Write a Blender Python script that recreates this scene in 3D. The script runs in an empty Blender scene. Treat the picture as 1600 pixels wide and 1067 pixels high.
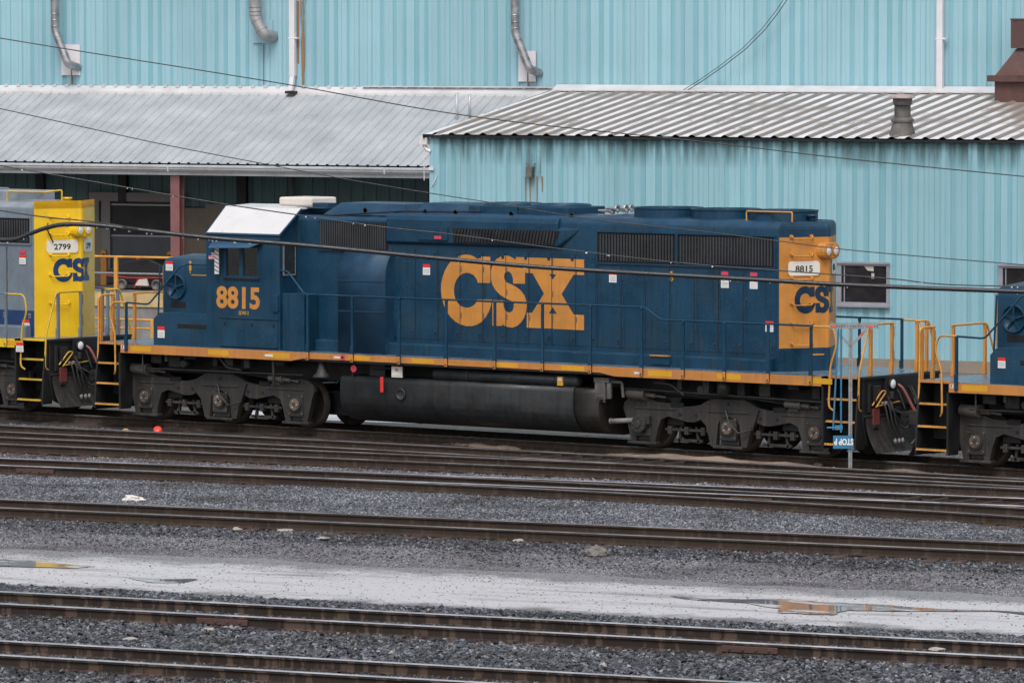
import bpy, bmesh, math, random
from mathutils import Vector, Matrix
rad = math.radians
random.seed(7)
S = bpy.context.scene
COL = S.collection

# ------------------------------------------------------------------ camera
F_PX, CAM_YAW, CAM_PITCH = 8923.9, 38.236, 3.241
CAM_LOC = Vector((72.6584, -91.826, 8.5607))
RIGHT = Vector((0.785490, 0.618873, -0.000687))
UP = Vector((-0.034453, 0.044837, 0.998400))
FWD = Vector((-0.617914, 0.784210, -0.056540))
cam = bpy.data.cameras.new('camera')
cam.lens = F_PX / 1600 * 36.0
cam.sensor_width = 36.0
cam.clip_start = 1.0
cam.clip_end = 6000.0
cam_o = bpy.data.objects.new('camera', cam)
COL.objects.link(cam_o)
M = Matrix((RIGHT, UP, -FWD)).transposed().to_4x4()
M.translation = CAM_LOC
cam_o.matrix_world = M
S.camera = cam_o

# ------------------------------------------------------------------ world, sun, exposure
SUN_EL, SUN_AZ = 55.0, 152.0          # overcast: soft, from behind the camera
w = bpy.data.worlds.new('World'); S.world = w; w.use_nodes = True
nt = w.node_tree; nt.nodes.clear()
sky = nt.nodes.new('ShaderNodeTexSky'); sky.sky_type = 'NISHITA'; sky.sun_disc = False
sky.sun_elevation = rad(SUN_EL); sky.sun_rotation = rad(SUN_AZ)
sky.air_density = 1.0; sky.dust_density = 3.0; sky.ozone_density = 1.0
hs = nt.nodes.new('ShaderNodeHueSaturation'); hs.inputs['Saturation'].default_value = 0.37
bg = nt.nodes.new('ShaderNodeBackground'); bg.inputs['Strength'].default_value = 0.13
out = nt.nodes.new('ShaderNodeOutputWorld')
nt.links.new(sky.outputs[0], hs.inputs['Color']); nt.links.new(hs.outputs[0], bg.inputs['Color'])
nt.links.new(bg.outputs[0], out.inputs['Surface'])
sun = bpy.data.lights.new('sun', 'SUN'); sun.energy = 1.2; sun.angle = rad(22); sun.color = (1.0, 0.97, 0.965)
sun_o = bpy.data.objects.new('sun', sun); COL.objects.link(sun_o)
az, el = rad(SUN_AZ), rad(SUN_EL)
sd = Vector((math.sin(az) * math.cos(el), math.cos(az) * math.cos(el), math.sin(el)))
sun_o.rotation_euler = (-sd).to_track_quat('-Z', 'Y').to_euler()
S.view_settings.view_transform = 'Standard'; S.view_settings.look = 'None'
S.view_settings.gamma = 1.0; S.view_settings.exposure = 0.50
S.render.engine = 'CYCLES'

# ------------------------------------------------------------------ frames and helpers
YW = rad(11.82)                        # yard tracks and buildings run 11.82 degrees off the locomotive's track
cw, sw = math.cos(YW), math.sin(YW)
def UV(u, v, z=0.0): return Vector((u * cw - v * sw, u * sw + v * cw, z))
def at(px, py, z):                     # the point at height z behind pixel (px, py)
    d = FWD + RIGHT * ((px - 800) / F_PX) - UP * ((py - 533.5) / F_PX)
    return CAM_LOC + d * ((z - CAM_LOC.z) / d.z)
def at_depth(px, py, dist):
    d = FWD + RIGHT * ((px - 800) / F_PX) - UP * ((py - 533.5) / F_PX)
    return CAM_LOC + d * dist

class MB:
    def __init__(s): s.v = []; s.f = []; s.m = []; s.s = []
    def add(s, vs, fs, m=0, sm=False):
        o = len(s.v); s.v += [tuple(p) for p in vs]
        for f in fs: s.f.append([i + o for i in f]); s.m.append(m); s.s.append(sm)
        return s
    def box(s, x0, x1, y0, y1, z0, z1, m=0):
        if x0 > x1: x0, x1 = x1, x0
        if y0 > y1: y0, y1 = y1, y0
        if z0 > z1: z0, z1 = z1, z0
        vs = [(x0,y0,z0),(x1,y0,z0),(x1,y1,z0),(x0,y1,z0),(x0,y0,z1),(x1,y0,z1),(x1,y1,z1),(x0,y1,z1)]
        return s.add(vs, [(0,3,2,1),(4,5,6,7),(0,1,5,4),(1,2,6,5),(2,3,7,6),(3,0,4,7)], m)
    def obox(s, c, ax, ay, az_, m=0):  # oriented box, half-axis vectors
        c = Vector(c); ax = Vector(ax); ay = Vector(ay); az_ = Vector(az_)
        vs = [c + ax*i + ay*j + az_*k for k in (-1,1) for j, i in ((-1,-1),(-1,1),(1,1),(1,-1))]
        return s.add(vs, [(0,3,2,1),(4,5,6,7),(0,1,5,4),(1,2,6,5),(2,3,7,6),(3,0,4,7)], m)
    def prism(s, poly, axis, a0, a1, m=0, sm=False):
        # poly in the plane of the other two axes: 'y' -> (x,z), 'x' -> (y,z), 'z' -> (x,y)
        def P(p, a): return {'y': (p[0], a, p[1]), 'x': (a, p[0], p[1]), 'z': (p[0], p[1], a)}[axis]
        ar = sum(poly[i][0]*poly[(i+1)%len(poly)][1] - poly[(i+1)%len(poly)][0]*poly[i][1] for i in range(len(poly)))
        if ar < 0: poly = poly[::-1]
        n = len(poly); lo, hi = min(a0,a1), max(a0,a1)
        vs = [P(p, lo) for p in poly] + [P(p, hi) for p in poly]
        sides = [(i, (i+1)%n, n+(i+1)%n, n+i) for i in range(n)]
        caps = [tuple(range(n))[::-1], tuple(range(n, 2*n))]
        if axis == 'y': sides = [f[::-1] for f in sides]; caps = [f[::-1] for f in caps]
        s.add(vs, sides, m, sm); o = len(s.v) - 2*n
        for c in caps: s.f.append([i+o for i in c]); s.m.append(m); s.s.append(False)
        return s
    def cyl(s, p0, p1, r0, n=12, r1=None, m=0, cap=True, sm=True):
        p0 = Vector(p0); p1 = Vector(p1); r1 = r0 if r1 is None else r1
        d = (p1 - p0).normalized(); a = d.orthogonal().normalized(); b = d.cross(a)
        vs = []
        for p, r in ((p0, r0), (p1, r1)):
            vs += [p + a*(r*math.cos(2*math.pi*i/n)) + b*(r*math.sin(2*math.pi*i/n)) for i in range(n)]
        s.add(vs, [(i, (i+1)%n, n+(i+1)%n, n+i) for i in range(n)], m, sm)
        if cap:
            o = len(s.v) - 2*n
            s.f.append([o+i for i in range(n)][::-1]); s.m.append(m); s.s.append(False)
            s.f.append([o+n+i for i in range(n)]); s.m.append(m); s.s.append(False)
        return s
    def tube(s, pts, r, n=7, m=0, fillet=0.0):
        pts = [Vector(p) for p in pts]
        if fillet:
            q = [pts[0]]
            for i in range(1, len(pts)-1):
                a, b, c = pts[i-1], pts[i], pts[i+1]
                fa = min(fillet, (a-b).length*.45); fc = min(fillet, (c-b).length*.45)
                p = b + (a-b).normalized()*fa; t = b + (c-b).normalized()*fc
                for k in range(5):
                    x = k/4; q.append(p*(1-x)**2 + b*2*x*(1-x) + t*x*x)
            q.append(pts[-1]); pts = q
        vs = []; prev = None; N = len(pts)
        for i, p in enumerate(pts):
            d = (pts[min(i+1, N-1)] - pts[max(i-1, 0)]).normalized()
            a = d.orthogonal().normalized() if prev is None else (prev - d*prev.dot(d)).normalized()
            prev = a; b = d.cross(a)
            vs += [p + a*(r*math.cos(2*math.pi*k/n)) + b*(r*math.sin(2*math.pi*k/n)) for k in range(n)]
        fs = [(i*n+k, i*n+(k+1)%n, (i+1)*n+(k+1)%n, (i+1)*n+k) for i in range(N-1) for k in range(n)]
        s.add(vs, fs, m, True)
        s.add(vs[:n], [tuple(range(n))[::-1]], m); s.add(vs[-n:], [tuple(range(n))], m)
        return s
    def lathe(s, c, prof, axis='z', n=20, m=0, sm=True):   # prof: (r, h) pairs
        c = Vector(c); vs = []
        for r, h in prof:
            for k in range(n):
                a = 2*math.pi*k/n; x, y = r*math.cos(a), r*math.sin(a)
                vs.append(c + {'z': Vector((x,y,h)), 'y': Vector((x,h,y)), 'x': Vector((h,x,y))}[axis])
        N = len(prof)
        fs = [(i*n+k, i*n+(k+1)%n, (i+1)*n+(k+1)%n, (i+1)*n+k) for i in range(N-1) for k in range(n)]
        s.add(vs, fs, m, sm)
        s.add(vs[:n], [tuple(range(n))[::-1]], m); s.add(vs[-n:], [tuple(range(n))], m)
        return s
    def plate(s, pts3, d, m=0):           # polygon in 3-D pushed along d
        pts3 = [Vector(p) for p in pts3]; d = Vector(d); n = len(pts3)
        nn = Vector((0,0,0))
        for i in range(n): nn += (pts3[i]-pts3[0]).cross(pts3[(i+1)%n]-pts3[0])
        if nn.dot(d) < 0: pts3 = pts3[::-1]
        vs = pts3 + [p + d for p in pts3]
        s.add(vs, [tuple(range(n))[::-1], tuple(range(n, 2*n))] + [(i, (i+1)%n, n+(i+1)%n, n+i) for i in range(n)], m)
        return s
    def build(s, name, mats, parent=None, bevel=0, loc=None, rot=None, seg=2):
        me = bpy.data.meshes.new(name)
        me.from_pydata(s.v, [], s.f)
        for mt in (mats if isinstance(mats, (list, tuple)) else [mats]): me.materials.append(mt)
        me.polygons.foreach_set('material_index', s.m); me.polygons.foreach_set('use_smooth', s.s)
        me.update()
        o = bpy.data.objects.new(name, me); COL.objects.link(o)
        if parent: o.parent = parent
        if loc is not None: o.location = loc
        if rot is not None: o.rotation_euler = rot
        if bevel:
            b = o.modifiers.new('bevel', 'BEVEL'); b.width = bevel; b.segments = seg; b.limit_method = 'ANGLE'; b.angle_limit = rad(35)
            b.harden_normals = False
        return o

def tag(o, label=None, cat=None, group=None, kind=None):
    if label: o['label'] = label
    if cat: o['category'] = cat
    if group: o['group'] = group
    if kind: o['kind'] = kind
    return o
def empty(name, loc=(0,0,0), rz=0.0):
    o = bpy.data.objects.new(name, None); COL.objects.link(o); o.location = loc; o.rotation_euler = (0,0,rz)
    o.empty_display_size = .3
    return o
def text_obj(name, s, size, m, parent, loc, rot, bold=0.0, sx=1.0, depth=.002, align='LEFT'):
    c = bpy.data.curves.new(name, 'FONT'); c.body = s; c.size = size; c.extrude = depth; c.offset = bold
    c.align_x = align; c.resolution_u = 4
    t = bpy.data.objects.new(name, c); COL.objects.link(t)
    dg = bpy.context.evaluated_depsgraph_get()
    me = bpy.data.meshes.new_from_object(t.evaluated_get(dg))
    bpy.data.objects.remove(t); bpy.data.curves.remove(c)
    me.materials.clear(); me.materials.append(m)
    o = bpy.data.objects.new(name, me); COL.objects.link(o)
    if parent: o.parent = parent
    o.location = loc; o.rotation_euler = rot; o.scale = (sx, 1, 1)
    return o

# ------------------------------------------------------------------ materials
def mat(name, col, rough=.5, metal=0.0, var=.12, vs=2.5, dirt=None, damt=.35, dscale=(2,2,2), dlo=.5, dhi=.75,
        streak=None, samt=.3, bump=0.0, bscale=40, spec=.5, rvar=.15, grime=None, panel=None, speck=None, runs=None):
    m = bpy.data.materials.new(name); m.use_nodes = True
    n = m.node_tree.nodes; L = m.node_tree.links
    b = n['Principled BSDF']
    tc = n.new('ShaderNodeTexCoord')
    no = n.new('ShaderNodeTexNoise'); no.inputs['Scale'].default_value = vs; no.inputs['Detail'].default_value = 6
    L.new(tc.outputs['Object'], no.inputs['Vector'])
    mr = n.new('ShaderNodeMapRange'); mr.inputs['To Min'].default_value = 1 - var; mr.inputs['To Max'].default_value = 1 + var
    mr.inputs['From Min'].default_value = .3; mr.inputs['From Max'].default_value = .7
    L.new(no.outputs['Fac'], mr.inputs['Value'])
    mul = n.new('ShaderNodeMix'); mul.data_type = 'RGBA'; mul.blend_type = 'MULTIPLY'; mul.inputs['Factor'].default_value = 1
    mul.inputs['A'].default_value = (*col, 1)
    L.new(mr.outputs[0], mul.inputs['B'])
    cur = mul.outputs['Result']
    def layer(cur, dcol, amt, scale, lo, hi, detail=8):
        mp = n.new('ShaderNodeMapping'); mp.inputs['Scale'].default_value = scale
        L.new(tc.outputs['Object'], mp.inputs['Vector'])
        nn = n.new('ShaderNodeTexNoise'); nn.inputs['Scale'].default_value = 1; nn.inputs['Detail'].default_value = detail
        nn.inputs['Roughness'].default_value = .65
        L.new(mp.outputs[0], nn.inputs['Vector'])
        r = n.new('ShaderNodeMapRange'); r.inputs['From Min'].default_value = lo; r.inputs['From Max'].default_value = hi
        r.inputs['To Max'].default_value = amt
        L.new(nn.outputs['Fac'], r.inputs['Value'])
        mx = n.new('ShaderNodeMix'); mx.data_type = 'RGBA'; mx.inputs['B'].default_value = (*dcol, 1)
        L.new(cur, mx.inputs['A']); L.new(r.outputs[0], mx.inputs['Factor'])
        return mx.outputs['Result']
    if dirt: cur = layer(cur, dirt, damt, dscale, dlo, dhi)
    if streak: cur = layer(cur, streak, samt, (7, 7, .35), .48, .72)
    if grime: cur = layer(cur, *grime)
    if runs: cur = layer(cur, *runs)
    if speck: cur = layer(cur, *speck)
    if panel:      # sheets that faded a little differently from each other
        sx = n.new('ShaderNodeSeparateXYZ'); L.new(tc.outputs['Object'], sx.inputs[0])
        dv = n.new('ShaderNodeMath'); dv.operation = 'DIVIDE'; dv.inputs[1].default_value = panel; L.new(sx.outputs['X'], dv.inputs[0])
        fl = n.new('ShaderNodeMath'); fl.operation = 'FLOOR'; L.new(dv.outputs[0], fl.inputs[0])
        wn = n.new('ShaderNodeTexWhiteNoise'); wn.noise_dimensions = '1D'; L.new(fl.outputs[0], wn.inputs['W'])
        pr_ = n.new('ShaderNodeMapRange'); pr_.inputs['To Min'].default_value = .95; pr_.inputs['To Max'].default_value = 1.05; L.new(wn.outputs['Value'], pr_.inputs['Value'])
        pm = n.new('ShaderNodeMix'); pm.data_type = 'RGBA'; pm.blend_type = 'MULTIPLY'; pm.inputs['Factor'].default_value = 1
        L.new(cur, pm.inputs['A']); L.new(pr_.outputs[0], pm.inputs['B']); cur = pm.outputs['Result']
    L.new(cur, b.inputs['Base Color'])
    b.inputs['Metallic'].default_value = metal; b.inputs['Specular IOR Level'].default_value = spec
    rr = n.new('ShaderNodeMapRange'); rr.inputs['To Min'].default_value = max(.03, rough - rvar); rr.inputs['To Max'].default_value = min(1, rough + rvar)
    rr.inputs['From Min'].default_value = .3; rr.inputs['From Max'].default_value = .7
    L.new(no.outputs['Fac'], rr.inputs['Value']); L.new(rr.outputs[0], b.inputs['Roughness'])
    if bump:
        bn = n.new('ShaderNodeTexNoise'); bn.inputs['Scale'].default_value = bscale; bn.inputs['Detail'].default_value = 5
        L.new(tc.outputs['Object'], bn.inputs['Vector'])
        bu = n.new('ShaderNodeBump'); bu.inputs['Strength'].default_value = bump; bu.inputs['Distance'].default_value = .03
        L.new(bn.outputs['Fac'], bu.inputs['Height']); L.new(bu.outputs[0], b.inputs['Normal'])
    return m

RUST = (.12, .05, .025); SOOT = (.012, .012, .013); DUST = (.16, .13, .105)
m_blue = mat('blue_paint', (.0048, .039, .080), .45, var=.22, vs=1.6, streak=(.018,.048,.066), samt=.6, dirt=(.030,.052,.066), damt=.45, dscale=(.9,.9,1.6), spec=.32,
    grime=((.006,.014,.022), .65, (10,10,.45), .55, .70), speck=((.10,.13,.15), .6, (30,30,30), .66, .70, 2), runs=((.085,.055,.042), .5, (6.5,6.5,.8), .64, .76))
m_blue_roof = mat('blue_roof_paint', (.013, .048, .092), .46, spec=.3, var=.2, dirt=(.04,.06,.08), damt=.5)
m_orange = mat('orange_paint', (.55, .225, .038), .45, var=.10, dirt=(.36,.16,.045), damt=.6, dscale=(1.5,1.5,3), streak=(.34,.18,.07), samt=.5, grime=((.20,.10,.05), .5, (9,9,.4), .60, .74))
m_orange_stripe = mat('orange_sill_paint', (.50, .20, .045), .45, var=.1, dirt=(.30,.16,.08), damt=.6, dscale=(2,2,5), streak=(.26,.14,.075), samt=.65, grime=((.10,.06,.04), .6, (6,6,.6), .60, .76))
m_reflect = mat('reflective_yellow', (.62, .31, .016), .4, var=.06, dirt=(.45,.23,.05), damt=.5)
m_yellow = mat('yellow_paint', (.80, .50, .010), .38, var=.05, dirt=(.55,.34,.03), damt=.4, streak=(.55,.36,.06), samt=.35)
m_rail_yellow = mat('orange_handrail', (.58, .28, .055), .45, var=.15, dirt=(.28,.14,.05), damt=.6, dscale=(4,4,4))
m_grey = mat('grey_paint', (.15, .185, .22), .4, var=.1, streak=(.1,.11,.12), samt=.4, dirt=(.12,.12,.12), damt=.4)
m_grey_roof = mat('grey_roof_paint', (.20, .23, .26), .4, var=.2, dirt=(.35,.35,.35), damt=.5)
m_deck = mat('deck_paint', (.10, .14, .18), .3, var=.2, dirt=(.16,.19,.22), damt=.5, bump=.1)
m_deck_grey = mat('grey_deck_paint', (.16, .18, .2), .3, var=.2, dirt=(.22,.23,.25), damt=.5)
m_under = mat('underframe_black', (.007, .0075, .009), .6, var=.3, dirt=(.03,.026,.022), damt=.6)
m_truck = mat('truck_grime', (.024, .0215, .020), .62, var=.3, dirt=(.022,.021,.02), damt=.8, dscale=(3,3,3), streak=(.078,.062,.048), samt=.65, bump=.3, bscale=30)
m_truck2 = mat('truck_dark', (.022, .021, .020), .55, var=.3, dirt=(.07,.06,.05), damt=.6, bump=.25)
m_cyl = mat('dusty_cylinder', (.075,.068,.06), .6, var=.3, dirt=(.03,.028,.026), damt=.6, dscale=(5,5,5))
m_wheel = mat('wheel_steel', (.055, .044, .036), .5, metal=.3, var=.3, dirt=(.06,.04,.03), damt=.6)
m_tank = mat('tank_black', (.015, .018, .020), .48, var=.3, dirt=(.034,.029,.025), damt=.9, dscale=(.8,.8,2.0), streak=(.040,.036,.032), samt=.6, grime=((.006,.006,.007), .8, (6,6,.5), .52, .68), speck=((.09,.085,.08), .5, (25,25,25), .67, .71, 2), bump=.15, bscale=8)
m_tankend = mat('tank_end', (.022, .018, .0155), .6, var=.3, dirt=(.015,.013,.012), damt=.8)
m_axle = mat('axle_cap', (.17, .125, .095), .45, metal=.4, var=.4, dirt=(.04,.03,.025), damt=.7, dscale=(9,9,9))
m_chrome = mat('bare_steel', (.55, .55, .55), .3, metal=.9, var=.15)
m_grille = mat('grille_black', (.020, .022, .026), .45, var=.3, dirt=(.05,.045,.045), damt=.5)
m_hole = mat('void_black', (.004, .004, .005), .8, var=0)
m_white = mat('white_paint', (.60, .585, .58), .35, var=.03, dirt=(.50,.48,.46), damt=.5, dscale=(2.2,2.2,2.2), dlo=.55, grime=((.45,.42,.39), .35, (9,9,9), .64, .70))
m_cream = mat('cream_plastic', (.62, .57, .50), .5, var=.05, dirt=(.4,.36,.3), damt=.4)
m_board = mat('number_board', (.72, .68, .60), .3, var=.04)
m_black = mat('black_lettering', (.012, .012, .014), .5, var=0)
m_navy = mat('navy_lettering', (.010, .038, .12), .45, var=.1)
m_darknavy = mat('dark_navy_lettering', (.005, .026, .055), .45, var=.1)
m_seam = mat('door_seam', (.006,.012,.02), .7, var=.3, dirt=(.05,.028,.02), damt=.6, dscale=(3,3,3))
m_red = mat('red_label', (.65, .03, .02), .5, var=.05)
m_pink = mat('pink_label', (.60, .05, .09), .5, var=.05)
m_sticker = mat('white_sticker', (.72, .71, .70), .5, var=.03, grime=((.45,.44,.44), .8, (1,1,60), .5, .6))
m_glass = mat('cab_glass', (.022, .026, .028), .06, var=.3, vs=3, spec=.8, rvar=.02, dirt=(.09,.085,.075), damt=.5, dscale=(2.5,2.5,5))
m_chain = mat('chain_steel', (.25, .15, .08), .5, metal=.3)
m_hose = mat('red_hose', (.18, .045, .04), .5, var=.2)
m_rubber = mat('rubber', (.02, .02, .022), .55, var=.2)
m_teal = mat('teal_siding', (.285, .468, .525), .5, var=.05, vs=.5, streak=(.225,.42,.475), samt=.3, dirt=(.34,.515,.565), damt=.4, dscale=(1.6,1.6,.25), grime=((.22,.35,.38), .25, (6,6,.12), .55, .75), spec=.35, panel=.8)
m_teal2 = mat('teal_siding_annex', (.265, .457, .512), .5, var=.05, vs=.6, streak=(.195,.39,.435), samt=.35, dirt=(.325,.51,.555), damt=.4, dscale=(1.6,1.6,.3), grime=((.19,.32,.33), .30, (6,6,.14), .55, .75), spec=.35, panel=.88)
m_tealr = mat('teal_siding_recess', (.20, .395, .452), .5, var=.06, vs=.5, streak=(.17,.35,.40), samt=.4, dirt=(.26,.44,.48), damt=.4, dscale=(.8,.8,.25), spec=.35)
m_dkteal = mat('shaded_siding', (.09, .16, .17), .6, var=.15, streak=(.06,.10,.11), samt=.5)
m_galv = mat('galvanised_roof', (.43, .435, .445), .42, metal=.25, var=.1, vs=1.2, dirt=(.33,.335,.34), damt=.5, dscale=(.5,.8,.5), grime=((.33,.315,.295), .25, (.8,.35,.35), .55, .75))
m_annexroof = mat('annex_roof_metal', (.20, .165, .143), .5, metal=.0, var=.15, vs=1.5, dirt=(.15,.13,.12), damt=.7, dscale=(.6,1.5,.6), spec=.4, rvar=.1)
m_flash = mat('white_flashing', (.52, .515, .52), .4, var=.1, vs=1.5, dirt=(.40,.37,.34), damt=.5, dscale=(.8,.8,3), grime=((.30,.17,.10), .5, (1.5,1.5,.3), .62, .8))
m_gutter = mat('gutter_metal', (.55, .56, .58), .3, metal=.3, var=.1, vs=1.5, dirt=(.35,.34,.33), damt=.5)
m_duct = mat('duct_steel', (.36, .35, .36), .32, metal=.75, var=.3, vs=4, dirt=(.16,.14,.14), damt=.7, dscale=(6,6,2))
m_ductgrey = mat('duct_grey_paint', (.32, .31, .31), .45, metal=.3, var=.2, vs=3)
m_pipewhite = mat('white_pipe', (.66, .63, .64), .4, var=.06)
m_rusty = mat('rusty_plate', (.085, .042, .036), .7, metal=.0, var=.35, vs=2, dirt=(.04,.026,.026), damt=.8, streak=(.14,.05,.03), samt=.6, bump=.2, bscale=15)
m_ruststain = mat('rust_stain', (.24, .14, .09), .7, var=.3, vs=3)
m_vent = mat('vent_metal', (.13, .12, .11), .6, var=.35, vs=4, dirt=(.04,.038,.036), damt=.85, dscale=(3,3,3), dlo=.4)
m_ventcap = mat('vent_cap_rust', (.34, .27, .24), .6, var=.2, vs=6)
m_postred = mat('red_oxide_post', (.20, .085, .080), .55, var=.15, streak=(.12,.05,.05), samt=.4)
m_brick = mat('tan_block_wall', (.24, .20, .155), .8, var=.12, dirt=(.17,.14,.11), damt=.5)
m_frame = mat('grey_door_frame', (.22, .20, .195), .6, var=.1)
m_door = mat('dock_door_panel', (.075, .082, .092), .5, var=.2, dirt=(.05,.05,.06), damt=.5)
m_doordk = mat('dark_opening', (.02, .02, .022), .6, var=.3)
m_conc = mat('concrete', (.24, .23, .22), .8, var=.2, vs=2, dirt=(.10,.09,.085), damt=.7, dscale=(1.5,1.5,3), streak=(.12,.11,.10), samt=.5)
m_curbyel = mat('worn_yellow_curb', (.50, .36, .16), .7, var=.15, dirt=(.25,.2,.15), damt=.7, dscale=(3,3,3))
m_alu = mat('aluminium_frame', (.33, .325, .36), .4, metal=.4, var=.08)
m_winglass = mat('window_glass', (.024, .022, .024), .09, var=.3, vs=3, spec=.6, rvar=.03, dirt=(.06,.055,.05), damt=.6, dscale=(1.5,1.5,1.5))
m_paper = mat('pale_paper', (.45, .41, .36), .8, var=.1)
m_cable = mat('cable_black', (.018, .018, .02), .35, var=.2, vs=20)
m_wire = mat('thin_wire', (.05, .05, .052), .5, metal=.3)
m_galvpost = mat('perforated_steel', (.30, .31, .32), .42, metal=.4, var=.2, vs=8, dirt=(.17,.17,.17), damt=.5, dscale=(10,10,10))
m_signblue = mat('blue_sign', (.035, .17, .29), .45, var=.08)
m_signred = mat('red_reflector', (.75, .09, .02), .35, var=.05)
m_lettering = mat('sign_white', (.75, .76, .76), .5, var=.02)
m_tyre = mat('tyre', (.02, .02, .02), .7, var=.2)
m_redbody = mat('dark_red_body', (.25, .02, .03), .4, var=.2)
m_railhead = mat('polished_railhead', (.60, .60, .62), .24, metal=.9, var=.15, vs=1.5, rvar=.1)
m_railhead2 = mat('worn_railhead', (.24, .23, .23), .34, metal=.75, var=.25, vs=1.5)
m_railweb = mat('rusty_railweb', (.030, .021, .0165), .7, spec=.25, var=.25, vs=1.2, dirt=(.018,.015,.014), damt=.85, dscale=(2.2,2.2,8), grime=((.098,.068,.050), .75, (5.5,5.5,.9), .51, .56, 5))
m_railweb2 = mat('rusty_railweb_far', (.040, .027, .0195), .7, spec=.25, var=.25, vs=1.2, dirt=(.026,.022,.020), damt=.8, dscale=(.6,.6,8), grime=((.085,.063,.047), .55, (8,8,.4), .53, .62, 5))
m_tie = mat('tie_wood', (.060, .042, .034), .8, var=.35, vs=6, dirt=(.12,.065,.05), damt=.6, dscale=(2,2,2), bump=.3)
m_tieplate = mat('tie_plate', (.09, .05, .04), .7, var=.3)

# ground-type materials
def gravel_mat(name, cols, rough, scale, bump=.6, patch=None, pscale=.35, gloss=None):
    m = bpy.data.materials.new(name); m.use_nodes = True
    n = m.node_tree.nodes; L = m.node_tree.links; b = n['Principled BSDF']
    tc = n.new('ShaderNodeTexCoord')
    vo = n.new('ShaderNodeTexVoronoi'); vo.inputs['Scale'].default_value = scale
    L.new(tc.outputs['Object'], vo.inputs['Vector'])
    cr = n.new('ShaderNodeValToRGB'); L.new(vo.outputs['Color'], cr.inputs['Fac'])
    e = cr.color_ramp.elements; e[0].color = (*cols[0], 1); e[1].color = (*cols[-1], 1); e[0].position = .1; e[1].position = .9
    for i, c in enumerate(cols[1:-1]): x = e.new(.1 + .8*(i+1)/(len(cols)-1)); x.color = (*c, 1)
    cur = cr.outputs['Color']
    if patch:
        pn = n.new('ShaderNodeTexNoise'); pn.inputs['Scale'].default_value = pscale; pn.inputs['Detail'].default_value = 7; pn.inputs['Roughness'].default_value = .62
        L.new(tc.outputs['Object'], pn.inputs['Vector'])
        r = n.new('ShaderNodeMapRange'); r.inputs['From Min'].default_value = .45; r.inputs['From Max'].default_value = .62; r.inputs['To Max'].default_value = .85
        L.new(pn.outputs['Fac'], r.inputs['Value'])
        mx = n.new('ShaderNodeMix'); mx.data_type = 'RGBA'; mx.inputs['B'].default_value = (*patch, 1)
        L.new(cur, mx.inputs['A']); L.new(r.outputs[0], mx.inputs['Factor']); cur = mx.outputs['Result']
    L.new(cur, b.inputs['Base Color']); b.inputs['Roughness'].default_value = rough
    n2 = n.new('ShaderNodeTexNoise'); n2.inputs['Scale'].default_value = scale*.8; n2.inputs['Detail'].default_value = 4
    L.new(tc.outputs['Object'], n2.inputs['Vector'])
    bu = n.new('ShaderNodeBump'); bu.inputs['Strength'].default_value = bump; bu.inputs['Distance'].default_value = .04
    L.new(n2.outputs['Fac'], bu.inputs['Height']); L.new(bu.outputs[0], b.inputs['Normal'])
    return m
def stone_mat(name, cols, rough=.55):
    m = bpy.data.materials.new(name); m.use_nodes = True
    n = m.node_tree.nodes; L = m.node_tree.links; b = n['Principled BSDF']
    oi = n.new('ShaderNodeObjectInfo'); cr = n.new('ShaderNodeValToRGB'); L.new(oi.outputs['Random'], cr.inputs['Fac'])
    e = cr.color_ramp.elements; e[0].color = (*cols[0], 1); e[1].color = (*cols[-1], 1)
    for i, c in enumerate(cols[1:-1]): x = e.new((i+1)/(len(cols)-1)); x.color = (*c, 1)
    ge = n.new('ShaderNodeNewGeometry'); pn = n.new('ShaderNodeTexNoise'); pn.inputs['Scale'].default_value = .55; pn.inputs['Detail'].default_value = 6; pn.inputs['Roughness'].default_value = .6
    L.new(ge.outputs['Position'], pn.inputs['Vector'])
    pc = n.new('ShaderNodeValToRGB'); L.new(pn.outputs['Fac'], pc.inputs['Fac'])
    pe = pc.color_ramp.elements; pe[0].position = .34; pe[0].color = (.48,.44,.41,1); pe[1].position = .66; pe[1].color = (1.22,1.22,1.24,1); x = pe.new(.5); x.color = (.92,.92,.94,1)
    pm = n.new('ShaderNodeMix'); pm.data_type = 'RGBA'; pm.blend_type = 'MULTIPLY'; pm.inputs['Factor'].default_value = 1
    L.new(cr.outputs['Color'], pm.inputs['A']); L.new(pc.outputs['Color'], pm.inputs['B'])
    L.new(pm.outputs['Result'], b.inputs['Base Color']); b.inputs['Roughness'].default_value = rough
    return m
m_ground = gravel_mat('yard_ground', [(.045,.043,.042),(.07,.066,.062),(.10,.095,.09)], .75, 25, patch=(.08,.068,.056))
m_bed_dark = gravel_mat('ballast_bed_dark', [(.02,.02,.022),(.035,.034,.034),(.05,.048,.046)], .8, 18)
m_bed_light = gravel_mat('ballast_bed_grey', [(.025,.026,.030),(.05,.052,.058),(.08,.082,.09)], .8, 26)
m_dirt = gravel_mat('muddy_dirt', [(.034,.029,.027),(.055,.047,.042),(.085,.073,.064)], .75, 20, patch=(.10,.078,.06), pscale=.6)
m_fine = gravel_mat('fine_gravel', [(.06,.058,.063),(.135,.13,.14),(.26,.252,.27)], .6, 38, bump=.9, patch=(.075,.070,.071), pscale=.5)
m_st_dark = stone_mat('dark_ballast_stone', [(.008,.008,.010),(.020,.021,.024),(.040,.042,.048),(.085,.089,.10),(.035,.029,.027),(.20,.205,.22),(.015,.015,.016)], .34)
m_st_grey = stone_mat('grey_ballast_stone', [(.018,.020,.025),(.068,.073,.084),(.13,.137,.155),(.28,.288,.31),(.068,.060,.058),(.10,.106,.12),(.030,.031,.036)], .40)
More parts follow.
